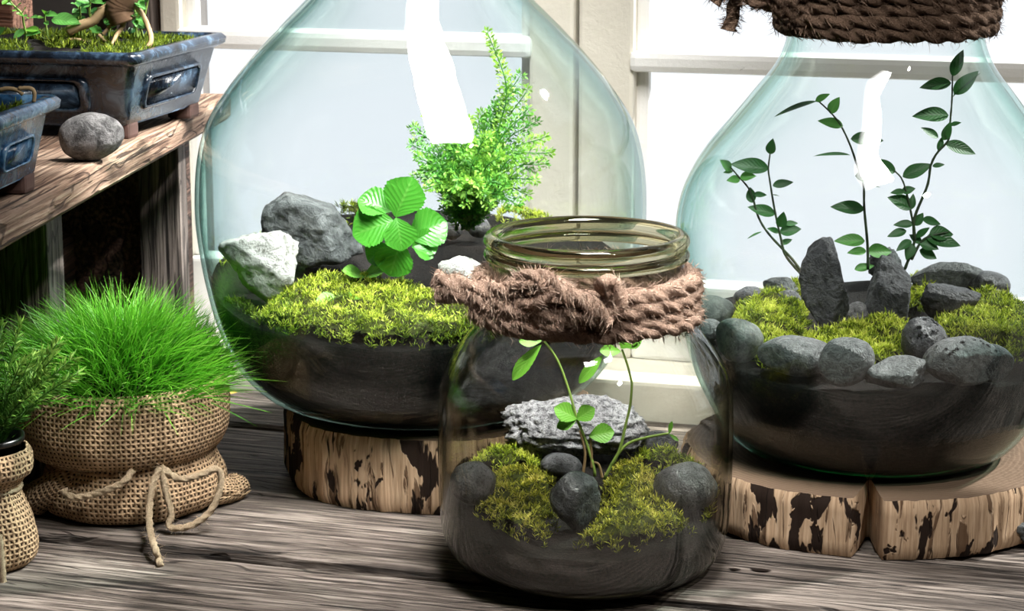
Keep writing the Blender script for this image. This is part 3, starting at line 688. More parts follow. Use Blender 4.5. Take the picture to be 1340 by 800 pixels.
# demijohn
stone(281, 412, 291, 404, DS, 'big pale limestone rock with pitted top in the demijohn', 'white_rock', 'rough', 54, .85, name='rock', inside=ID, sub=5, roll=.25)
stone(338, 484, 250, 358, DS, 'dark grey-green slate rock behind the pale limestone', 'bigslate', 'slab', 63, .75, name='rock', inside=ID, sub=5, roll=.25)
stone(562, 640, 334, 408, DS, 'pale limestone chunk beside the strawberry plant', 'white_rock', 'rough', 58, .8, name='rock', inside=ID)
stone(578, 606, 286, 312, DS, 'small brownish pebble at the foot of the fern', 'grey_stone', 'pebble', 59, .8, inside=ID)
stone(612, 642, 286, 310, DS, 'small pale pebble under the fern fronds', 'grey_stone', 'pebble', 61, .8, inside=ID)
# on the shelf and the table
stone(73, 158, 147, 214, ZSH, 'egg-shaped grey stone on the wooden shelf between the pots', 'shelf_stone', 'pebble', 71, .85, sub=5, sink=.0005)
stone(1316, 1390, 676, 716, 0.0, 'jagged dark stone chip lying on the table beside the log', 'bigslate', 'rough', 75, .8, sink=.001, name='rock')

# ------------------------------------------------------------------ moss
def in_poly(x, y, P):
    c = np.zeros(len(x), bool); n = len(P)
    for i in range(n):
        (x1, y1), (x2, y2) = P[i], P[(i+1) % n]
        hit = ((y1 > y) != (y2 > y)) & (x < (x2-x1)*(y-y1)/(y2-y1+1e-12)+x1); c ^= hit
    return c
def edge_dist(x, y, P):
    d = np.full(len(x), 9.0); n = len(P)
    for i in range(n):
        a, b = np.array(P[i]), np.array(P[(i+1) % n]); ab = b-a; t = np.clip(((x-a[0])*ab[0]+(y-a[1])*ab[1])/(ab@ab+1e-12), 0, 1)
        d = np.minimum(d, np.hypot(x-a[0]-t*ab[0], y-a[1]-t*ab[1]))
    return d
def moss(poly, plane, label, hgt=.012, rim=.02, dens=5.5e5, blade=.006, mat='moss', inside=None, seed=1, bias=.5, grp='moss cushions', wild=.04):
    W = [tuple(at_slope(px, py, *plane)[:2]) for px, py in poly]
    W = np.array(W)
    if inside is not None:
        cx, cy, R = inside; q = W-np.array([cx, cy]); rr = np.linalg.norm(q, axis=1); lim = R(plane[0])-.006; W = np.array([cx, cy])+q*np.minimum(1, lim/rr)[:, None]
    Wl = [tuple(w) for w in W]; x0, y0 = W.min(0); x1, y1 = W.max(0)
    def height(x, y):
        d = edge_dist(x, y, Wl); f = np.clip(d/rim, 0, 1); f = np.sqrt(1-(1-f)**2)
        nz = np.array([mnoise.noise(Vector((a*70, b*70, seed)))*.45+mnoise.noise(Vector((a*25, b*25, seed+7)))*.35 for a, b in zip(x, y)])
        return plane[0]+plane[1]*(y-plane[2])-.004+(hgt*(1+nz)+.003)*f
    st = .0028; gx = np.arange(x0, x1+st, st); gy = np.arange(y0, y1+st, st); X, Y = np.meshgrid(gx, gy, indexing='ij')
    ok = in_poly(X.ravel(), Y.ravel(), Wl) & (edge_dist(X.ravel(), Y.ravel(), Wl) > .0055); Z = height(X.ravel(), Y.ravel()); idx = -np.ones(X.size, int); idx[ok] = np.arange(ok.sum())
    V = np.stack([X.ravel(), Y.ravel(), Z-.0028], 1)[ok]; Fc = []
    ny = len(gy)
    for i in range(len(gx)-1):
        for j in range(ny-1):
            q = [idx[i*ny+j], idx[(i+1)*ny+j], idx[(i+1)*ny+j+1], idx[i*ny+j+1]]
            if min(q) >= 0: Fc.append([int(k) for k in q])
    cxm, cym = W.mean(0)
    e = empty('moss_cushion', (cxm, cym, plane[0]+plane[1]*(cym-plane[2])), label, 'moss', grp)
    if Fc: obj('moss_bed', V, Fc, M['mossbed'], e)
    nsp = int((x1-x0)*(y1-y0)*dens/6)
    x = rng.uniform(x0, x1, nsp); y = rng.uniform(y0, y1, nsp); ok = in_poly(x, y, Wl); x, y = x[ok], y[ok]; z = height(x, y)
    nb = 6; n = len(x)*nb; tone = np.clip(np.array([mnoise.noise(Vector((a*55, b*55, seed*3)))*.55 for a, b in zip(x, y)])+bias+rng.normal(0, .12, len(x)), 0, 1)
    P = np.repeat(np.stack([x, y, z-.0022], 1), nb, 0)+rng.normal(0, .0008, (n, 3))
    D = rng.normal(0, .62, (n, 3)); D[:, 2] = np.abs(rng.normal(.8, .3, n)); D /= np.linalg.norm(D, axis=1)[:, None]
    L = blade*rng.uniform(.5, 1.2, n); lg = rng.random(n) < wild*.15; L[lg] *= rng.uniform(1.6, 2.6, lg.sum())
    Vb, Fb = kites(P, D, L, blade*.16, bend=.2)
    if inside is not None:
        q = Vb[:, :2]-np.array([cx, cy]); rr = np.linalg.norm(q, axis=1); zz, Rr = np.linspace(Vb[:, 2].min(), Vb[:, 2].max(), 40), None
        Rr = np.array([R(k) for k in zz]); lim = np.interp(Vb[:, 2], zz, Rr)-.0013; f = np.minimum(1, lim/np.maximum(rr, 1e-6)); Vb[:, :2] = np.array([cx, cy])+q*f[:, None]
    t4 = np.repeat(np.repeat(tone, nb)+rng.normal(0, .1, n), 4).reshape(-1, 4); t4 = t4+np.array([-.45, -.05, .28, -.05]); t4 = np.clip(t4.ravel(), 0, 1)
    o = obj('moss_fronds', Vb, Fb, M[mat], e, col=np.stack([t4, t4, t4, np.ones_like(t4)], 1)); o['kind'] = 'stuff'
    return e
# squat jar
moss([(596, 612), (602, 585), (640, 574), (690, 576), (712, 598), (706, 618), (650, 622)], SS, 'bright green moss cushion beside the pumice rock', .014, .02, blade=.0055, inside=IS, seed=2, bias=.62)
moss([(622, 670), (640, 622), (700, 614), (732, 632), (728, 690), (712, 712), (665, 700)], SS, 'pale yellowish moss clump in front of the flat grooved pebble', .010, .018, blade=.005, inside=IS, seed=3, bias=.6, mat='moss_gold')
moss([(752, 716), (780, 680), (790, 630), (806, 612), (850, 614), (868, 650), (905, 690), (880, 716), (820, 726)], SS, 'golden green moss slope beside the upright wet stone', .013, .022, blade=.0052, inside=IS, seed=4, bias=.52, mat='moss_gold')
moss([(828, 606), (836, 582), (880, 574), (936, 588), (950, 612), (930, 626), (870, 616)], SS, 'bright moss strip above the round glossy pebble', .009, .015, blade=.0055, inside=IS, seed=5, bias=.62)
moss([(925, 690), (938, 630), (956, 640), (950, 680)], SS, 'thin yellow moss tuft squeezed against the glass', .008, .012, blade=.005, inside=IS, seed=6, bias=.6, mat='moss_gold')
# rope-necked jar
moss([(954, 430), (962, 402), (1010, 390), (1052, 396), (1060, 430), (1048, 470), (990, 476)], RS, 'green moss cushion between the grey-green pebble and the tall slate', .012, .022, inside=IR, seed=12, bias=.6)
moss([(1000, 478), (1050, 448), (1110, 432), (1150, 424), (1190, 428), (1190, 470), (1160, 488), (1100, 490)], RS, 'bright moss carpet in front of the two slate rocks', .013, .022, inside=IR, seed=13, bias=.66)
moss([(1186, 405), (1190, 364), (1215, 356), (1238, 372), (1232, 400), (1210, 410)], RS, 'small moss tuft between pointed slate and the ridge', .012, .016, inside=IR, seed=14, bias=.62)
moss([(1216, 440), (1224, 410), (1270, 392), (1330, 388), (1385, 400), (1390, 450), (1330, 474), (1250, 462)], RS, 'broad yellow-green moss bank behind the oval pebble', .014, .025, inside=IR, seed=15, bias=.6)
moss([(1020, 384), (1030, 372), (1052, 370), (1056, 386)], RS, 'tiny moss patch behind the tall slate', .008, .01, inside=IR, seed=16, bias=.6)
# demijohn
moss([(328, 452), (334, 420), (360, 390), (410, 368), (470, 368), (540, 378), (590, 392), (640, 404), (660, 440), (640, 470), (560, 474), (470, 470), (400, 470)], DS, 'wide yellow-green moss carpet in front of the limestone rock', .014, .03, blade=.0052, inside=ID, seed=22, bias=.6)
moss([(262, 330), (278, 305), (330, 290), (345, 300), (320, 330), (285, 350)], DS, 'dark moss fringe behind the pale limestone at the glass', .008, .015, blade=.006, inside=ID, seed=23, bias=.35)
moss([(270, 420), (285, 385), (330, 400), (352, 420), (340, 452), (300, 452)], DS, 'dark green moss below the pale limestone', .007, .014, blade=.006, inside=ID, seed=24, bias=.22)
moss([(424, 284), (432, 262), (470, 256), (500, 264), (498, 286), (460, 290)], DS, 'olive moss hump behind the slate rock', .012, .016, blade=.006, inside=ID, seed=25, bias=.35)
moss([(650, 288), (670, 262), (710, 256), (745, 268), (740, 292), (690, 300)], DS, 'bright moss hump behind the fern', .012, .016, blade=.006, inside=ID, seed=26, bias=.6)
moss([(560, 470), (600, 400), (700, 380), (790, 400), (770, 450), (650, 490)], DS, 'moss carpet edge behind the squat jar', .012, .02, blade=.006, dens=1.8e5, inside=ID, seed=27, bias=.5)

# ------------------------------------------------------------------ plants
def leaf_mesh(name, L, Wd, mat, serr=0, cup=.15, droop=.25, nu=12, nv=7, peak=.5, pleat=0.0, nve=7, tipsharp=1.0):
    """leaf along +X, width in Y, normal +Z"""
    if serr: nu = 30
    V, UVs = [], []
    for i in range(nu):
        u = i/(nu-1); prof = max(0.0, math.sin(math.pi*(u**(math.log(.5)/math.log(peak)))))**(.75*tipsharp)
        w = Wd/2*prof
        if serr: w *= 1+.13*(((u*serr) % 1)-.5)
        for j in range(nv):
            s = -1+2*j/(nv-1)
            x = L*u-(L*.06*abs(s)*prof)+ (L*.10*abs(s)*prof if serr else 0); y = w*s
            z = cup*Wd*abs(s)**1.5*prof*.6-droop*L*u*u+(pleat*L*math.cos(2*math.pi*nve*(u-.35*abs(s)))*abs(s)*(1-abs(s)*.5)*prof if pleat else 0)
            V.append((x, y, z)); UVs.append((u, s))
    return make_mesh(name, np.array(V), grid_faces(nu, nv), mat, uv=UVs)
def put_leaf(me, L0, base, tip, parent, name='leaf', face=None, roll=0.0):
    base, tip = np.array(base), np.array(tip); X = tip-base; ln = np.linalg.norm(X); X = X/ln
    face = np.array([0, -.75, .6]) if face is None else np.array(face, float)
    Z = face-X*np.dot(face, X); Z /= np.linalg.norm(Z); Y = np.cross(Z, X)
    if roll: Z, Y = Z*math.cos(roll)+Y*math.sin(roll), Y*math.cos(roll)-Z*math.sin(roll)
    o = place(name, me, base, parent); s = ln/L0
    o.matrix_local = Matrix.Translation(Vector(base-LOC[parent])) @ Matrix(np.stack([X, Y, Z], 1).tolist()).to_4x4() @ Matrix.Diagonal((s, s, s, 1))
    return o
def stem(pts, R0, R1, mat, parent, name='stem', n=24, knob=0.0):
    P = catmull(pts, n); R = np.linspace(R0, R1, n)
    if knob: R = R*(1+knob*np.abs(np.sin(np.arange(n)*1.7)))
    return obj(name, *tube_vf(P, R, 7), mat, parent)

LM = {}
for nm, asp, mat in (('wide', .62, 'twigleaf'), ('mid', .45, 'twigleaf'), ('slim', .24, 'twigleaf'), ('wide_l', .62, 'twiglight'), ('mid_l', .45, 'twiglight'), ('slim_l', .24, 'twiglight')):
    LM[nm] = leaf_mesh('leaf', 1.0, asp, M[mat], 0, .25, .12, peak=.46, tipsharp=1.15)
for nm, asp in (('sw', .8), ('sm', .6), ('ss', .32)):
    LM[nm] = leaf_mesh('leaflet', 1.0, asp, M['seedling'], 9, .2, .15, peak=.55)
LM['straw'] = leaf_mesh('leaflet', 1.0, 1.02, M['strawberry'], 13, .22, .22, peak=.57, pleat=.009, nve=7, nv=13)

# twigs in the rope-necked jar
def z7(x, y): return 880+x/2.352, y/2.352
def twig(label, base_px, Y, stems, leaves, name='leafy_twig', k=z7, thick=.0011):
    b = at_y(*base_px, Y); zg = RS[0]+RS[1]*(Y-RS[2])-.004
    t = empty(name, (b[0], Y, zg), label, 'plant', 'twigs in the rope-necked jar')
    for st in stems:
        P = [at_y(*(k(*p[:2]) if k else p[:2]), Y+(p[2] if len(p) > 2 else 0)) for p in st]
        stem(P, thick, thick*.5, M['stem_dark'], t, n=30, knob=.25)
    for lf in leaves:
        (bx, by), (tx, ty), nm = lf[:3]; dy = random.uniform(-.008, .004)
        p, q = at_y(*(k(bx, by) if k else (bx, by)), Y), at_y(*(k(tx, ty) if k else (tx, ty)), Y+dy)
        f = (random.uniform(-.25, .25), -.8, .55) if not nm.startswith('slim') else (0, -.25, 1)
        put_leaf(LM[nm], 1.0, p, q, t, face=f)
    return t
twig('thin double twig with small leaves rising beside the tall slate', (1055, 366), 1.69,
     [[(410, 860), (370, 800), (300, 725), (265, 670), (240, 590), (200, 540), (165, 500)], [(408, 858), (350, 790), (335, 740), (315, 650), (300, 560), (295, 520), (300, 475)]],
     [((300, 475), (308, 428), 'wide'), ((297, 520), (180, 500), 'mid'), ((308, 572), (372, 558), 'mid'), ((303, 600), (328, 600), 'slim'), ((316, 660), (234, 634), 'mid'), ((330, 715), (396, 702), 'wide'), ((332, 700), (342, 655), 'wide'), ((345, 690), (388, 685), 'mid'),
      ((328, 715), (294, 702), 'mid'), ((332, 752), (370, 735), 'mid'), ((275, 714), (228, 731), 'slim'), ((245, 625), (238, 575), 'wide'), ((248, 600), (292, 598), 'mid'), ((208, 546), (256, 540), 'wide_l'), ((208, 552), (168, 554), 'wide_l'),
      ((180, 525), (150, 492), 'wide_l'), ((186, 528), (156, 530), 'mid_l')])
twig('straight twig with drooping top leaf behind the slate slabs', (1135, 319), 1.665,
     [[(602, 830), (600, 750), (590, 640), (588, 570), (570, 515), (548, 450), (520, 390), (490, 350), (450, 312)]],
     [((485, 350), (512, 298), 'wide_l'), ((445, 312), (310, 345), 'slim'), ((440, 312), (482, 288), 'mid_l'), ((525, 388), (450, 368), 'mid_l'), ((548, 428), (652, 428), 'mid'), ((548, 478), (436, 468), 'slim'),
      ((562, 542), (645, 545), 'wide'), ((590, 572), (640, 572), 'slim'), ((590, 645), (488, 632), 'mid'), ((600, 775), (678, 772), 'wide_l'), ((592, 742), (500, 738), 'mid_l'), ((596, 772), (540, 776), 'mid_l'), ((560, 830), (622, 815), 'mid_l')])
twig('tallest twig with dense leafy base beside the slate ridge', (1180, 345), 1.632,
     [[(715, 830), (745, 740), (735, 660), (710, 560), (683, 525)], [(745, 740), (742, 690), (750, 655), (785, 570), (795, 510), (815, 470), (850, 430), (855, 370), (860, 310), (862, 232)], [(735, 800), (770, 740), (820, 720), (850, 715)]],
     [((687, 530), (605, 490), 'mid'), ((708, 545), (800, 502), 'mid'), ((800, 512), (838, 505), 'mid'), ((715, 590), (672, 592), 'mid'), ((705, 592), (748, 578), 'wide'), ((738, 640), (666, 604), 'wide'), ((735, 645), (742, 595), 'mid'),
      ((742, 690), (680, 690), 'mid'), ((745, 695), (772, 655), 'wide'), ((768, 676), (830, 688), 'mid'), ((720, 710), (662, 726), 'mid'), ((862, 235), (893, 152), 'mid'), ((858, 255), (762, 265), 'mid'), ((862, 300), (941, 215), 'slim'), ((866, 290), (940, 218), 'mid'),
      ((850, 355), (742, 352), 'mid'), ((855, 385), (888, 376), 'mid'), ((835, 432), (856, 376), 'mid'), ((818, 425), (768, 390), 'mid'), ((818, 465), (832, 420), 'mid'), ((840, 442), (936, 470), 'mid'),
      ((780, 730), (890, 752), 'mid'), ((790, 720), (868, 718), 'wide'), ((760, 745), (820, 765), 'wide'), ((740, 750), (720, 800), 'wide'), ((760, 770), (816, 795), 'wide'), ((735, 740), (690, 770), 'mid'), ((750, 730), (790, 700), 'mid'), ((765, 750), (730, 720), 'wide')])

# seedlings in the squat jar
def z5(x, y): return 560+x/2.857, 260+y/2.857
def z6(x, y): return 560+x/2.667, 500+y/2.667
def z3(x, y): return 250+x/2.667, 200+y/2.667
def seedling(label, Y, stems, leaves, zg, name='seedling', group='seedlings in the squat jar', mats=('stem_green',), thick=.0012):
    b = at_y(*stems[0][0], Y)
    t = empty(name, (b[0], Y, zg), label, 'plant', group)
    for i, st in enumerate(stems): stem([at_y(*p, Y) for p in st], thick, thick*.7, M[mats[i % len(mats)]], t)
    for lf in leaves:
        bpx, tpx, nm = lf[:3]; put_leaf(LM[nm], 1.0, at_y(*bpx, Y-.001), at_y(*tpx, Y-(lf[3] if len(lf) > 3 else .004)), t, 'leaflet', face=(random.uniform(-.2, .2), -.85, .5))
    return t
seedling('thin seedling with drooping leaf and a lower leaf pair by pumice', 1.487,
     [[z6(582, 330), z6(578, 295), z6(545, 190), z6(520, 130), z6(495, 40), z5(500, 640), z5(470, 580), z5(430, 528)], [z6(540, 330), z6(548, 250), z6(530, 170)], [z6(572, 300), z6(570, 240), z6(566, 192)], [z6(608, 335), z6(596, 290), z6(580, 280)]],
     [(z5(428, 530), z5(342, 530), 'sm'), (z5(425, 528), z5(405, 470), 'sm'), (z5(432, 528), z5(488, 484), 'sm'), (z5(425, 545), z5(308, 676), 'ss'),
      (z6(522, 130), z6(446, 88), 'sw'), (z6(518, 132), z6(578, 92), 'sw'), (z6(520, 130), z6(450, 158), 'sm'), (z6(562, 190), z6(648, 172), 'sw')],
     SS[0], mats=('stem_green', 'stem_red', 'stem_red', 'stem_red'))
seedling('taller seedling with bent side stalk near golden moss', 1.480,
     [[z6(615, 340), z6(640, 290), z6(668, 240), z6(690, 150), z6(706, 80), z6(712, 0), z5(760, 680), z5(745, 620), z5(725, 565)], [z6(640, 290), z6(665, 250), z6(700, 215), z6(760, 195), z6(840, 180)]],
     [(z5(722, 562), z5(772, 482), 'sw'), (z5(728, 552), z5(797, 520), 'sw'), (z5(722, 572), z5(645, 566), 'sm'), (z5(655, 585), z5(562, 690), 'ss'), (z6(842, 182), z6(850, 140), 'ss'), (z6(842, 182), z6(875, 205), 'ss')],
     SS[0])
# strawberry plant and its runner in the demijohn
sb = seedling('big glossy strawberry plant with serrated leaves in the demijohn', 1.675,
     [[z3(735, 450), z3(730, 360), z3(715, 235)], [z3(735, 450), z3(750, 340), z3(760, 300)]], [], DS[0]-.006, 'strawberry_plant', 'leafy plants in the demijohn', thick=.0014)
for b, t, d, f in (((690, 150), (600, 165), -.015, (0, -.4, .8)), ((735, 300), (690, 432), .012, (0, -.9, .5)), ((690, 320), (612, 375), .004, (-.2, -.9, .4)), ((760, 300), (888, 235), -.004, (.25, -.85, .5)), ((770, 330), (862, 300), .0, (.3, -.8, .4)), ((775, 330), (848, 356), .006, (.2, -.6, .7)),
                   ((713, 225), (768, 92), .010, (.1, -.9, .45)), ((712, 238), (562, 275), .014, (-.25, -.85, .5)), ((716, 225), (740, 338), .022, (.1, -.75, .7)), ((700, 205), (590, 150), .002, (-.2, -.6, .7))):
    put_leaf(LM['straw'], 1.0, at_y(*z3(*b), 1.675-d*.6), at_y(*z3(*t), 1.675-d), sb, 'leaflet', face=f)
def low_plant(label, c, leaves, plane, up=.012):
    g = at_slope(*c, *plane); t = empty('strawberry_runner', g, label, 'plant', 'leafy plants in the demijohn')
    for tip in leaves:
        Y = g[1]; b = at_y(*c, Y); q = at_y(*tip, Y-.01)
        put_leaf(LM['sw'], 1.0, b+np.array([0, -.002, up]), q+np.array([0, 0, up]), t, 'leaflet', face=(0, -.55, .85))
    stem([g, g+np.array([0, 0, up])], .0008, .0007, M['stem_green'], t, n=5)
low_plant('young strawberry runner with dark leaves on the moss carpet', z3(605, 480), [z3(535, 455), z3(685, 440), z3(600, 525)], DS)
low_plant('low pale strawberry seedling lying on the moss carpet', z3(530, 555), [z3(440, 545), z3(510, 590), z3(590, 560), z3(555, 530)], DS, .008)

# fern-like conifer in the demijohn
FY = 1.745; fb = at_y(612, 300, FY)
fern = empty('fern_plant', (fb[0], FY, DS[0]-.006), 'feathery bright green fern with one tall frond in the demijohn', 'plant', 'leafy plants in the demijohn')
def frond(P, wid, n, tone, parent):
    """stem with flat side sprays of tiny scale leaves"""
    P = np.asarray(P, float); pts = catmull(P, n); T, Nn, Bn = frames(pts)
    side = np.cross(T, np.array([0, -.8, .6])); side /= np.linalg.norm(side, axis=1)[:, None]+1e-9
    B, D, L, tn = [], [], [], []
    for i in range(2, n):
        f = i/(n-1); w = wid*(.25+.75*math.sin(math.pi*min(1, f*.85+.1)))
        for s in (-1, 1):
            d = side[i]*s*.75+T[i]*.7+rng.normal(0, .14, 3); d /= np.linalg.norm(d); m = max(3, int(w/.0024))
            for k in range(m):
                g = k/m; p = pts[i]+d*w*g
                for s2 in (-1, 1):
                    e = d*.8+np.cross(d, np.array([0, -.8, .6]))*s2*.6+rng.normal(0, .2, 3); e /= np.linalg.norm(e)
                    B.append(p); D.append(e); L.append(.0055*(1-.35*g)); tn.append(np.clip(tone+.35*f+.2*g+rng.normal(0, .1), 0, 1))
    V, Fc = kites(np.array(B), np.array(D), np.array(L),   .0021, bend=.15)
    V2, F2 = tube_vf(pts, np.linspace(.0010, .0004, n), 5); c = np.repeat(np.array(tn), 4); c = np.clip(c.reshape(-1, 4)+np.array([-.1, 0, .1, 0]), 0, 1).ravel()
    Va, Fa = merge([(V, Fc), (V2, F2)]); col = np.r_[c, np.full(len(V2), .25)]
    return obj('frond', Va, Fa, M['conifer'], parent, col=np.stack([col, col, col, np.ones_like(col)], 1))
for tip, w, n, tone, mid, dy in (((640, 46), .013, 30, .45, (655, 150), 0.0),):
    frond([fb, at_y(625, 240, FY), at_y(655, 160, FY-.005), at_y(662, 110, FY-.005), at_y(638, 42, FY)], .009, 34, .6, fern)
tips = [(542, 168, .02), (540, 190, -.02), (548, 206, -.03), (545, 232, .0), (560, 150, .03), (575, 162, 0), (590, 150, .02), (600, 175, -.02), (612, 158, .0), (630, 150, .03), (648, 140, .02), (668, 120, .01), (680, 100, 0), (690, 118, .0), (692, 145, -.02), (700, 160, .02), (712, 180, .0), (718, 200, -.02), (712, 215, .02),
        (700, 235, -.03), (690, 255, -.03), (676, 268, -.04), (640, 268, -.05), (610, 266, -.05), (585, 262, -.045), (562, 245, -.04), (556, 222, -.03), (620, 210, -.045), (655, 205, -.045), (680, 200, -.04), (640, 180, -.03), (605, 200, -.04), (590, 220, -.045), (660, 240, -.055), (625, 240, -.06), (595, 245, -.055)]
for i, (tx, ty, dy) in enumerate(tips):
    a, b = fb, at_y(tx, ty, FY+dy); m = (a+b)/2+np.array([0, dy*.3, .018+.01*random.random()])
    frond([a+rng.normal(0, .004, 3)*np.array([1, 1, 0]), m, b], .013 if i % 3 else .016, 20, .12+.4*random.random(), fern)

# ------------------------------------------------------------------ ropes
def fuzz(P, N, n, L, w, mat, parent, name='loose_fibers'):
    i = rng.integers(0, len(P), n); D = N[i]+rng.normal(0, .8, (n, 3)); D /= np.linalg.norm(D, axis=1)[:, None]
    V, Fc = kites(P[i], D, L*rng.uniform(.3, 1.2, n), w, bend=.5); o = obj(name, V, Fc, mat, parent); o['kind'] = 'stuff'; return o
def lay(P, N, n, L, w, mat, parent):
    # fibres lying along the twisted strands
    i = rng.integers(0, len(P)-40, n); T = P[i+19]-P[i]; q = np.linalg.norm(T, axis=1); ok = (q > 1e-5) & (q < .02); i, T, q = i[ok], T[ok], q[ok]
    D = T/q[:, None]+N[i]*.28+rng.normal(0, .18, T.shape); D /= np.linalg.norm(D, axis=1)[:, None]
    V, Fc = kites(P[i]-N[i]*.0002, D, L*rng.uniform(.5, 1.3, len(i)), w, bend=.12); o = obj('surface_fibers', V, Fc, mat, parent); o['kind'] = 'stuff'; return o
def rope(pts, R, mat, parent, name='rope_strand', n=160, twist=None, closed=False, flare=False):
    P = catmull(pts, n) if not closed else np.asarray(pts); n = len(P)
    rr = np.full(n, R)
    if flare: rr[-6:] *= np.linspace(1, 1.25, 6)
    V, Fc = tube_vf(P, rr, 18, 3, .27, twist or 1.25/R/2, closed)
    o = obj(name, V, Fc, mat, parent); T, N_, B_ = frames(P, closed)
    nv = 18; ring = V[:n*nv].reshape(n, nv, 3); nn = ring-P[:, None]; nn /= np.linalg.norm(nn, axis=2)[:, :, None]
    return o, ring.reshape(-1, 3), nn.reshape(-1, 3)
def ring_pts(cx, cy, z, R, n=260, tilt=0, ph=0, wob=.0006): 
    th = np.arange(n)*2*math.pi/n; return np.stack([cx+(R+wob*np.sin(5*th+ph))*np.cos(th), cy+(R+wob*np.sin(5*th+ph))*np.sin(th), z+tilt*np.sin(th+ph)+wob*np.sin(7*th+ph*2)], 1)
rp = empty('jute_rope', (SX, SY, .192), 'pinkish brown jute rope knotted round the squat jar neck', 'rope')
FP, FN = [], []
for z, R, tl, ph in ((.1985, .0768, .001, 0), (.2075, .0775, .001, 1.2), (.2165, .0764, .0008, 2.5), (.1925, .0785, .0008, 4.0)):
    o, a, b = rope(ring_pts(SX, SY, z, R, tilt=tl, ph=ph), .0056, M['jute'], rp, closed=True); FP.append(a); FN.append(b)
YK = SY-.085
def kp(px, py, dy=0): return at_y(px, py, YK+dy)
for path, nm in (([kp(572, 366, .02), kp(600, 374, .008), kp(640, 380, .002), kp(676, 380, -.004), kp(712, 366, -.012), kp(740, 384, -.012), kp(775, 402, -.008), kp(798, 420, -.006)], 'rope_end'),
                 ([kp(574, 384, .016), kp(606, 384, .006), kp(640, 398, .0), kp(672, 404, -.006), kp(700, 396, -.012), kp(716, 376, -.014), kp(700, 364, -.010), kp(676, 372, -.004)], 'knot'),
                 ([kp(650, 392, 0), kp(690, 408, -.006), kp(730, 410, -.008), kp(770, 408, -.006), kp(806, 398, -.003), kp(800, 372, -.004), kp(786, 378, -.008)], 'knot')):
    o, a, b = rope(path, .0060, M['jute'], rp, nm, flare=True); FP.append(a); FN.append(b)
fuzz(np.vstack(FP), np.vstack(FN), 5200, .0075, .00034, M['jute'], rp); lay(np.vstack(FP), np.vstack(FN), 9000, .008, .00075, M['jute_light'], rp)
rp = empty('neck_rope', (RX, RY, .382), 'thick dark brown rope wound around the round jar neck', 'rope'); FP, FN = [], []
for i in range(8):
    o, a, b = rope(ring_pts(RX, RY, .3865+.0082*i, .0800+.0012*(i % 2), tilt=.0012, ph=i*1.1), .0056, M['darkjute'], rp, closed=True); FP.append(a); FN.append(b)
YK = RY-.03
for path, nm in (([kp(1048, 26, -.005), kp(1022, 14, -.018), kp(1000, 2, -.02), kp(985, -12, -.01), kp(968, -14, 0), kp(962, 4, 0), kp(958, 22, 0), kp(954, 40, 0)], 'rope_end'), ([kp(1050, 8, -.005), kp(1024, 2, -.02), kp(1006, -4, -.024), kp(990, 4, -.02), kp(975, -8, -.01), kp(945, -10, 0), kp(934, 4, 0)], 'rope_end')):
    o, a, b = rope(path, .0045, M['darkjute'], rp, nm, flare=True); FP.append(a); FN.append(b)
fuzz(np.vstack(FP), np.vstack(FN), 5200, .008, .00034, M['darkjute'], rp); lay(np.vstack(FP), np.vstack(FN), 9000, .008, .00075, M['darkjute_light'], rp)

# ------------------------------------------------------------------ burlap sacks
def cloth_lathe(prof, cx, cy, fold, seed, ns=140, mat=None, squash=1.0, skew=(0, 0)):
    P = catmull(prof, 46); ns1 = ns+1; th = np.linspace(0, 2*math.pi, ns1); V, UVs = [], []
    s = np.r_[0, np.cumsum(np.linalg.norm(np.diff(P, axis=0), axis=1))]; rm = P[:, 0].max()
    for i in range(len(P)):
        for j in range(ns1):
            a = th[j] % (2*math.pi); f = fold[0]*mnoise.noise(Vector((math.cos(a)*fold[1]+seed, math.sin(a)*fold[1], P[i, 1]*18)))+fold[0]*.4*mnoise.noise(Vector((math.cos(a)*fold[1]*3, math.sin(a)*fold[1]*3+seed, P[i, 1]*30)))
            r = P[i, 0]+f*min(1, P[i, 0]/.02)
            V.append((cx+r*math.cos(a)+skew[0]*P[i, 1], cy+r*squash*math.sin(a), P[i, 1]+f*.25)); UVs.append((th[j]*rm, s[i]))
    return np.array(V), grid_faces(len(P), ns1), UVs
def solid(o, t=.0016):
    m = o.modifiers.new('cloth_thickness', 'SOLIDIFY'); m.thickness = t; m.offset = -1; return o
GX, GY = at_y(164, 600, 1.636)[0], 1.636
sack = empty('grass_sack', (GX, GY, 0), 'tan burlap sack tied with string, overflowing with bright green grass', 'planter', 'burlap planters')
V, Fc, U = cloth_lathe([(.0, .0015), (.045, .0012), (.064, .004), (.071, .014), (.0705, .028), (.066, .042), (.062, .056)], GX+.004, GY-.004, (.007, 2.2), 3)
solid(obj('sack_body', V, [list(map(int, f)) for f in Fc], M['burlap'], sack, uv=U))
V, Fc, U = cloth_lathe([(.060, .056), (.068, .0485), (.077, .052), (.0835, .066), (.0845, .084), (.083, .098), (.078, .106), (.073, .103), (.071, .09)], GX, GY, (.005, 1.5), 9)
cuff = solid(obj('folded_cuff', V, [list(map(int, f)) for f in Fc], M['burlap'], sack, uv=U))
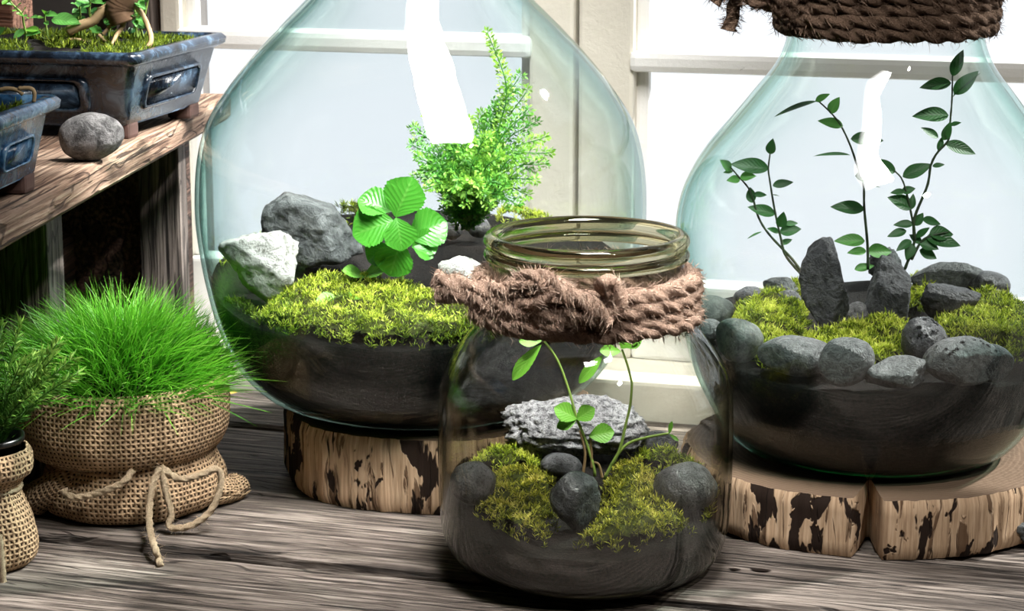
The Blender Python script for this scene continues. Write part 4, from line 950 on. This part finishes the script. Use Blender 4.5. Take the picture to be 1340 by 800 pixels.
# trailing corners of the cloth
def flap(pts, wid, name):
    P = catmull(pts, 26); V, UVs = [], []; nv = 22; s = np.r_[0, np.cumsum(np.linalg.norm(np.diff(P, axis=0), axis=1))]; T, N_, B_ = frames(P)
    for i in range(26):
        w = np.interp(i/25, np.linspace(0, 1, len(wid)), wid)
        for j in range(nv):
            a = 2*math.pi*j/(nv-1); q = P[i]+N_[i]*w*.62*math.sin(a)+B_[i]*w*math.cos(a)*.8; q = q+N_[i]*.003*mnoise.noise(Vector((i*.2, j*.5, len(pts))))
            q[2] = max(q[2], .0012); V.append(q); UVs.append((s[i], a*w))
    return solid(obj(name, V, [list(map(int, f)) for f in grid_faces(26, nv)], M['burlap'], sack, uv=UVs), .0012)
def sp(px, py, dy=0): return at_y(px, py, GY+dy)
flap([sp(130, 610, -.04), sp(90, 625, -.045), sp(55, 648, -.04), sp(22, 655, -.02)], [.020, .022, .020, .012], 'sack_corner')
flap([sp(240, 632, -.02), sp(275, 640, -.01), sp(300, 640, .005), sp(312, 634, .015)], [.022, .022, .018, .016], 'sack_corner')
# drawstring
FP, FN = [], []
def fp(px, py, d=0): return at_y(px, py, GY-.080+d)
for path, nm in (([fp(174, 616, .004), fp(160, 632, -.004), fp(130, 645, -.004), fp(104, 651, -.002), fp(88, 648, 0), fp(84, 640, .002)], 'string_end'),
                 ([fp(210, 612, .0), fp(200, 635, -.006), fp(196, 660, -.010), fp(196, 690, -.022), at_z(203, 718, .006), at_z(207, 731, -.002), at_z(210, 739, -.0035)], 'string_end'),
                 ([fp(212, 612, .004), fp(235, 627, -.004), fp(262, 622, -.004), fp(284, 614, -.002), fp(289, 634, -.002), fp(276, 668, -.004), fp(250, 688, -.006), fp(222, 690, -.006), fp(224, 672, -.004), fp(216, 640, -.002), fp(212, 614, .0)], 'string_loop')):
    P_ = [np.array([p[0], p[1], max(p[2], .0024 if p[1] > 1.52 else -.0035)]) for p in path]
    o, a, b = rope(P_, .0023, M['string'], sack, nm, n=110); FP.append(a); FN.append(b)
o, a, b = rope(ring_pts(GX, GY, .0475, .069, 200), .002, M['string'], sack, 'drawstring', closed=True); FP.append(a); FN.append(b)
fuzz(np.vstack(FP), np.vstack(FN), 900, .006, .0003, M['string'], sack)
def keep_clear(V):
    # foliage bends aside where it meets the demijohn's glass, the shelf post or the side boards
    V = np.array(V, float); o = np.argsort(dP[:, 1]); R = np.interp(V[:, 2], dP[o, 1], dP[o, 0])+.0035
    q = V[:, :2]-np.array([DX, DY]); rr = np.linalg.norm(q, axis=1); f = np.where((V[:, 2] > zl) & (rr < R), R/np.maximum(rr, 1e-6), 1.0); V[:, :2] = np.array([DX, DY])+q*f[:, None]
    c, s_ = math.cos(ang), math.sin(ang); dx, dy = V[:, 0]-pA[0], V[:, 1]-pA[1]; w = dx*c+dy*s_; t = -dx*s_+dy*c
    lim = np.where((t > sP0-.006) & (t < sP1+.006), WP+.003, WP-.047); w2 = np.maximum(w, lim)
    V[:, 0] = pA[0]+w2*c-t*s_; V[:, 1] = pA[1]+w2*s_+t*c; return V
def blades(n, cx, cy, zc, R, hgt, mat, parent, name, splay=.9, wid=.0011, Lr=(.045, .075), tone=.5):
    r = R*np.sqrt(rng.random(n)); a = rng.uniform(0, 2*math.pi, n); x, y = r*np.cos(a), r*np.sin(a); f = r/R
    z = zc+hgt*(1-f**2); P = np.stack([cx+x, cy+y, z], 1)
    D = np.stack([x/R*splay, y/R*splay, np.full(n, 1.0)-.35*f], 1)+rng.normal(0, .28, (n, 3)); D /= np.linalg.norm(D, axis=1)[:, None]
    L = rng.uniform(*Lr, n); seg = 5; S = np.cross(D, rng.normal(size=(n, 3))); S /= np.linalg.norm(S, axis=1)[:, None]; out = np.stack([x, y, np.zeros(n)], 1); out /= np.linalg.norm(out, axis=1)[:, None]+1e-6
    out = out*.6+rng.normal(0, .5, (n, 3))*np.array([1, 1, 0]); V = np.zeros((n, seg, 2, 3)); cv = np.zeros((n, seg, 2)); bend = rng.uniform(.05, .5, n); tn = np.clip(rng.normal(tone, .18, n), 0, 1)
    for k in range(seg):
        t = k/(seg-1); c = P+D*(L*t)[:, None]+out*(L*bend*t*t)[:, None]-np.array([0, 0, 1])*(L*bend*.55*t*t)[:, None]; w = wid*(1-t*.93)
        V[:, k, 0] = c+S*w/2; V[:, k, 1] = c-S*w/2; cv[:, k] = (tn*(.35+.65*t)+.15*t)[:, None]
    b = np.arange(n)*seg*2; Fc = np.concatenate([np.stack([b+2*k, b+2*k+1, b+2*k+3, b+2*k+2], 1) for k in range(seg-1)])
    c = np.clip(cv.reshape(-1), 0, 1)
    o = obj(name, keep_clear(V.reshape(-1, 3)), Fc, M[mat], parent, col=np.stack([c, c, c, np.ones_like(c)], 1)); o['kind'] = 'stuff'; return o
V, Fc = lathe([(.0, .130), (.03, .125), (.055, .112), (.069, .096), (.0715, .086)], GX, GY, 60)
obj('soil', V, [list(map(int, f)) for f in Fc], M['soil'], sack)
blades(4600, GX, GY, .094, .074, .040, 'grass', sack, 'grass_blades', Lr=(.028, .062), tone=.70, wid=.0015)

# small sack with a needle-leaved shrub
BX, BY = at_y(-12, 700, 1.50)[0], 1.50
sk = empty('shrub_sack', (BX, BY, 0), 'small burlap bag around a black pot with a needle-leaved shrub', 'planter', 'burlap planters')
V, Fc, U = cloth_lathe([(.0, .0012), (.02, .0012), (.030, .006), (.0335, .020), (.031, .036), (.025, .050), (.0215, .060), (.025, .068), (.031, .074), (.0315, .084), (.028, .090)], BX, BY, (.0025, 2.2), 5, ns=100)
solid(obj('sack_body', V, [list(map(int, f)) for f in Fc], M['burlap'], sk, uv=U))
V, Fc = lathe([(.0, .062), (.020, .062), (.026, .096), (.0285, .0965), (.0285, .1005), (.0265, .1005), (.0255, .094), (.0, .094)], BX, BY, 48); obj('plant_pot', V, [list(map(int, f)) for f in Fc], M['black_plastic'], sk)
o, a, b = rope(ring_pts(BX, BY, .0605, .0235, 90, wob=.0003), .0016, M['string'], sk, 'drawstring', closed=True); fuzz(a, b, 120, .005, .0002, M['string'], sk)
def bp(px, py, d=0): return at_y(px, py, BY-.034+d)
rope([bp(-2, 690), bp(2, 730, -.003), bp(4, 765, -.006), bp(0, 790, -.008)], .0022, M['string'], sk, 'string_end', n=50)
for i in range(46):
    a = rng.uniform(0, 2*math.pi); tl = rng.uniform(.1, 1.0); L = rng.uniform(.055, .092)
    b0 = np.array([BX+.012*math.cos(a), BY+.012*math.sin(a), .094]); d = np.array([math.cos(a)*tl, math.sin(a)*tl, 1]); d /= np.linalg.norm(d)
    pts = catmull([b0, b0+d*L*.5+np.array([0, 0, .004]), b0+d*L+np.array([d[0], d[1], 0])*.012], 16)
    T, N_, B_ = frames(pts); Bs, Ds, tn = [], [], []
    for k in range(3, 16):
        for q in range(9):
            t2 = rng.uniform(0, 2*math.pi); e = N_[k]*math.cos(t2)+B_[k]*math.sin(t2)+T[k]*1.1; Bs.append(pts[k]+T[k]*rng.uniform(-.002, .002)); Ds.append(e/np.linalg.norm(e)); tn.append(np.clip(.15+.6*k/16+rng.normal(0, .12), 0, 1))
    V1, F1 = kites(np.array(Bs), np.array(Ds), rng.uniform(.006, .011, len(Bs)), .0015, bend=.15); V2, F2 = tube_vf(pts, np.linspace(.0009, .0004, 16), 5); V, Fc = merge([(V1, F1), (V2, F2)])
    c = np.r_[np.repeat(tn, 4), np.full(len(V2), .2)]; obj('shrub_sprig', keep_clear(V), Fc, M['needles'], sk, col=np.stack([c, c, c, np.ones_like(c)], 1))

sk.location.z -= .006

# ------------------------------------------------------------------ bonsai pots
def pot(name, label, corner, ang_, W, Dp, Hh, seed, gz='glaze'):
    """rectangular glazed pot; corner = its right front foot corner on the shelf; W to the left, Dp into depth"""
    c, s = math.cos(ang_), math.sin(ang_)
    def T(V): V = np.asarray(V, float); return np.stack([corner[0]+V[:, 0]*c-V[:, 1]*s, corner[1]+V[:, 0]*s+V[:, 1]*c, ZSH+V[:, 2]], 1)
    e = empty(name, T([(-W/2, Dp/2, 0)])[0], label, 'potted plant', 'bonsai pots on the shelf')
    def ringpts(o, notch):  # rounded-notched rectangle, grown by o
        x0, x1, y0, y1 = -W-o, o, -o, Dp+o; n = notch; P = []
        for (cx_, cy_, a0, sx, sy) in ((x1, y0, -90, -1, 1), (x1, y1, 0, -1, -1), (x0, y1, 90, 1, -1), (x0, y0, 180, 1, 1)):
            for k in range(6):
                a = math.radians(a0+90*k/5); P.append((cx_+sx*n+n*math.cos(a), cy_+sy*n+n*math.sin(a)))
        return P
    f = .010; fl = .012*W/.24
    levels = [(-.004, f, .006), (.000, f+.003, .007), (fl*.55, Hh*.55, .008), (fl, Hh-.012, .009), (fl+.002, Hh-.011, .010), (fl+.008, Hh-.008, .012), (fl+.009, Hh-.003, .012), (fl+.006, Hh, .011), (fl-.001, Hh, .008), (fl-.004, Hh-.004, .007), (fl-.010, Hh-.02, .006)]
    V = []; m = 24
    for o_, z, nt in levels: V += [(x, y, z) for x, y in ringpts(o_, nt)]
    Fc = [list(map(int, q)) for q in grid_faces(len(levels), m, False, True)]; Fc.append(list(range(m))[::-1])
    obj('pot_body', T(V), Fc, M[gz], e)
    # raised panels on the sides
    def panel(axis):
        z0, z1 = f+.012, Hh-.022; pts = []
        lo, hi = (-W+.028, -.028) if axis == 'x' else (.022, Dp-.022)
        o0, o1 = (float(np.interp(q_, [f, f+.003, Hh*.55, Hh-.012], [-.004, 0, fl*.55, fl])) for q_ in (z0, z1))
        n_ = .007; sil = []
        for (ca, cz, a0) in ((hi-n_, z0+n_, -90), (hi-n_, z1-n_, 0), (lo+n_, z1-n_, 90), (lo+n_, z0+n_, 180)):
            for kk in range(4): t_ = math.radians(a0+30*kk); sil.append((ca+n_*math.cos(t_), cz+n_*math.sin(t_)))
        def sur(a, z, off):
            o_ = o0+(o1-o0)*(z-z0)/(z1-z0)+off; return (a, -o_, z) if axis == 'x' else (o_, a, z)
        k = len(sil); cen = ((lo+hi)/2, (z0+z1)/2)
        A = [sur(a, z, -.002) for a, z in sil]; B = [sur(a, z, .0022) for a, z in sil]; Cc = [sur(cen[0]+(a-cen[0])*.93, cen[1]+(z-cen[1])*.86, .003) for a, z in sil]; Dd = [sur(cen[0]+(a-cen[0])*.90, cen[1]+(z-cen[1])*.80, .0016) for a, z in sil]
        VV = A+B+Cc+Dd; FF = [list(map(int, q)) for q in grid_faces(4, k, False, True)]; FF.append([3*k+i for i in range(k)])
        return obj('side_panel', T(VV), FF, M[gz], e)
    panel('x'); panel('y')
    for (x, y) in ((-.022, .004), (-.022, Dp-.026), (-W+.002, .004), (-W+.002, Dp-.026)):
        Vb, Fb = box_vf(x, x+.022, y, y+.022, 0.0, f+.004, .003); obj('foot', T(Vb), Fb, M['clay'], e, smooth=False)
    # soil
    xs = np.linspace(-W-fl+.014, fl-.012, 26); ys = np.linspace(-fl+.012, Dp+fl-.012, 18); VV = [(x, y, Hh-.006+.008*math.sin(math.pi*(i+.5)/26)*math.sin(math.pi*(j+.5)/18)+.004*mnoise.noise(Vector((x*60, y*60, seed)))) for i, x in enumerate(xs) for j, y in enumerate(ys)]
    obj('soil', T(VV), [list(map(int, q)) for q in grid_faces(26, 18)], M['soil'], e)
    # moss fronds
    n = 3200; x = rng.uniform(xs[0], xs[-1], n); y = rng.uniform(ys[0], ys[-1], n); keep = np.array([mnoise.noise(Vector((a*25, b*25, seed+2))) > -.12 for a, b in zip(x, y)]); x, y = x[keep], y[keep]
    nb = 5; z = Hh-.006+.008*np.sin(math.pi*(x-xs[0])/(xs[-1]-xs[0]))*np.sin(math.pi*(y-ys[0])/(ys[-1]-ys[0])); P = np.repeat(T(np.stack([x, y, z], 1)), nb, 0); D = rng.normal(0, .6, P.shape); D[:, 2] = np.abs(D[:, 2])+.5; D /= np.linalg.norm(D, axis=1)[:, None]
    Vb, Fb = kites(P, D, .006*rng.uniform(.6, 1.5, len(P)), .0014, bend=.2); tn = np.clip(np.repeat(rng.normal(.30, .2, len(P)), 4), 0, 1); o = obj('moss', Vb, Fb, M['moss'], e, col=np.stack([tn, tn, tn, np.ones_like(tn)], 1)); o['kind'] = 'stuff'
    return e, T
cB = at_z(166, 184, ZSH)
pb, TB = pot('bonsai_pot', 'long dark blue glazed bonsai pot with roots, moss and green shoots', cB, math.radians(-13), .24, .165, .072, 3)
aF = math.radians(-6); cF = at_z(50, 247, ZSH)-.105*np.array([-math.sin(aF), math.cos(aF), 0])
pf, TF = pot('bonsai_pot', 'small bright blue glazed bonsai pot with dry moss beside the stone', cF, aF, .16, .105, .064, 8, 'glaze_blue')
# roots, branch and shoots of the big pot
YB = cB[1]+.07
def q8(x, y, d=0): return at_y(x*.15, y*.15, YB+d)
def q2(x, y, d=0): return at_y(x*.4, y*.4, YB+d)
for pts, r0, r1, mt in (([q8(1165, 30), q8(1230, 110), q8(1290, 230), q8(1320, 350, -.01), q8(1270, 430, -.015), q8(1210, 470, -.02)], .0022, .0018, 'root'),
                    ([q8(1100, -40), q8(1090, 100), q8(1070, 220), q8(1010, 320, -.01), q8(960, 420, -.02)], .003, .001, 'root'), ([q8(1060, -20), q8(1085, 60), q8(1085, 190)], .0045, .003, 'root'),
                    ([q8(590, 275), q8(700, 225), q8(810, 185), q8(880, 110), q8(960, 60), q8(1060, 20)], .0042, .0036, 'root'), ([q8(240, 390), q8(300, 465), q8(400, 460), q8(500, 390), q8(600, 345), q8(760, 365), q8(860, 470)], .0014, .0011, 'root'),
                    ([q8(860, 300), q8(930, 370), q8(1020, 420), q8(1090, 460)], .0013, .0008, 'root'), ([q8(690, 460), q8(760, 390), q8(800, 350)], .0012, .0008, 'root'), ([q8(900, 300), q8(960, 230), q8(1000, 180)], .0015, .001, 'root'), ([q8(850, 85), q8(970, 55), q8(1040, 30)], .0018, .0014, 'root'),
                    ([q8(1080, 200), q8(1040, 80), q8(1090, -40), q8(1120, -160)], .010, .012, 'bark_root')):
    stem(pts, r0, r1, M[mt], pb, 'root', 26, .15)
for pts, lv in (([q8(210, 380), q8(225, 300), q8(205, 200), q8(190, 120), q8(120, 50), q8(60, -20)], [((215, 260), (330, 250)), ((215, 265), (110, 330)), ((200, 140), (150, 110)), ((195, 120), (215, 60)), ((140, 70), (180, 20)), ((110, 40), (60, 30)), ((90, 20), (100, -40)), ((190, 140), (235, 135)), ((160, 90), (110, 90)), ((225, 300), (350, 270)), ((70, 0), (20, 30))]),
                ([q8(420, 330), q8(400, 220), q8(390, 150), q8(400, 110)], [((400, 130), (500, 125)), ((395, 130), (380, 80)), ((450, 170), (700, 185)), ((395, 190), (420, 210)), ((385, 150), (330, 150)), ((410, 110), (440, 90)), ((270, 150), (330, 145)), ((275, 160), (240, 150))]),
                ([q8(1200, 330), q8(1190, 200), q8(1230, 60), q8(1240, -30)], [((1190, 150), (1240, 175)), ((1185, 150), (1130, 120)), ((1180, 0), (1270, 70)), ((1230, 10), (1290, -20)), ((1230, 60), (1180, 20)), ((1180, 180), (1190, 230))]),
                ([q8(800, 200), q8(780, 80), q8(800, -40)], [((780, 20), (660, -10)), ((790, 0), (900, 20)), ((700, 20), (670, -30)), ((800, -10), (850, -50)), ((790, 40), (730, 60))])):
    stem(pts, .0011, .0007, M['stem_green'], pb, 'shoot', 20)
    for b, t in lv: put_leaf(LM['wide_l'] if random.random() < .6 else LM['sm'], 1.0, q8(*b), q8(*t, -.006), pb, face=(random.uniform(-.3, .3), -.6, .8))
for i in range(9):      # dense low shoots round the old trunk
    x0 = random.uniform(560, 1280); x1 = x0+random.uniform(-120, 120); yt = random.uniform(-120, 60); dd = random.uniform(0, .04)
    stem([q8(x0, 330, dd), q8((x0+x1)/2, 180, dd), q8(x1, yt, dd)], .0011, .0006, M['stem_green'], pb, 'shoot', 14)
    for k in range(7):
        f = .25+.75*k/6; bx, by = x0+(x1-x0)*f, 330+(yt-330)*f; a = random.uniform(0, 6.28)
        put_leaf(LM[random.choice(('wide', 'wide_l', 'mid_l'))], 1.0, q8(bx, by, dd), q8(bx+75*math.cos(a), by+50*math.sin(a), dd-.01), pb, face=(random.uniform(-.4, .4), -.6, .8))
# dry roots on the small pot and a leaf tip
YF = cF[1]+.07
for pts in ([(24, 116), (40, 116), (45, 122), (44, 134)], [(0, 118), (10, 116), (22, 118), (30, 124)], [(2, 166), (10, 156), (20, 154), (26, 160)]): stem([at_y(x, y, YF) for x, y in pts], .0014, .0012, M['root'], pf, 'root', 16, .2)
put_leaf(LM['wide_l'], 1.0, at_y(-12, 46, YF), at_y(6, 36, YF), pf, face=(0, -1, .2))
stem([at_y(-16, 130, YF), at_y(-18, 90, YF), at_y(-12, 46, YF)], .0012, .0008, M['stem_green'], pf, 'shoot', 14)

# dry fallen leaf on the table
g = at_z(302, 517); fl_ = empty('fallen_leaf', g, 'tiny dry yellow leaf lying on the table near the sill', 'leaf')
put_leaf(leaf_mesh('leaf_blade', 1.0, .5, M['yellow'], 0, .3, -.05), 1.0, at_z(294, 518)+np.array([0, 0, .002]), at_z(311, 517)+np.array([0, 0, .002]), fl_, 'leaf_blade', face=(0, -.3, 1))
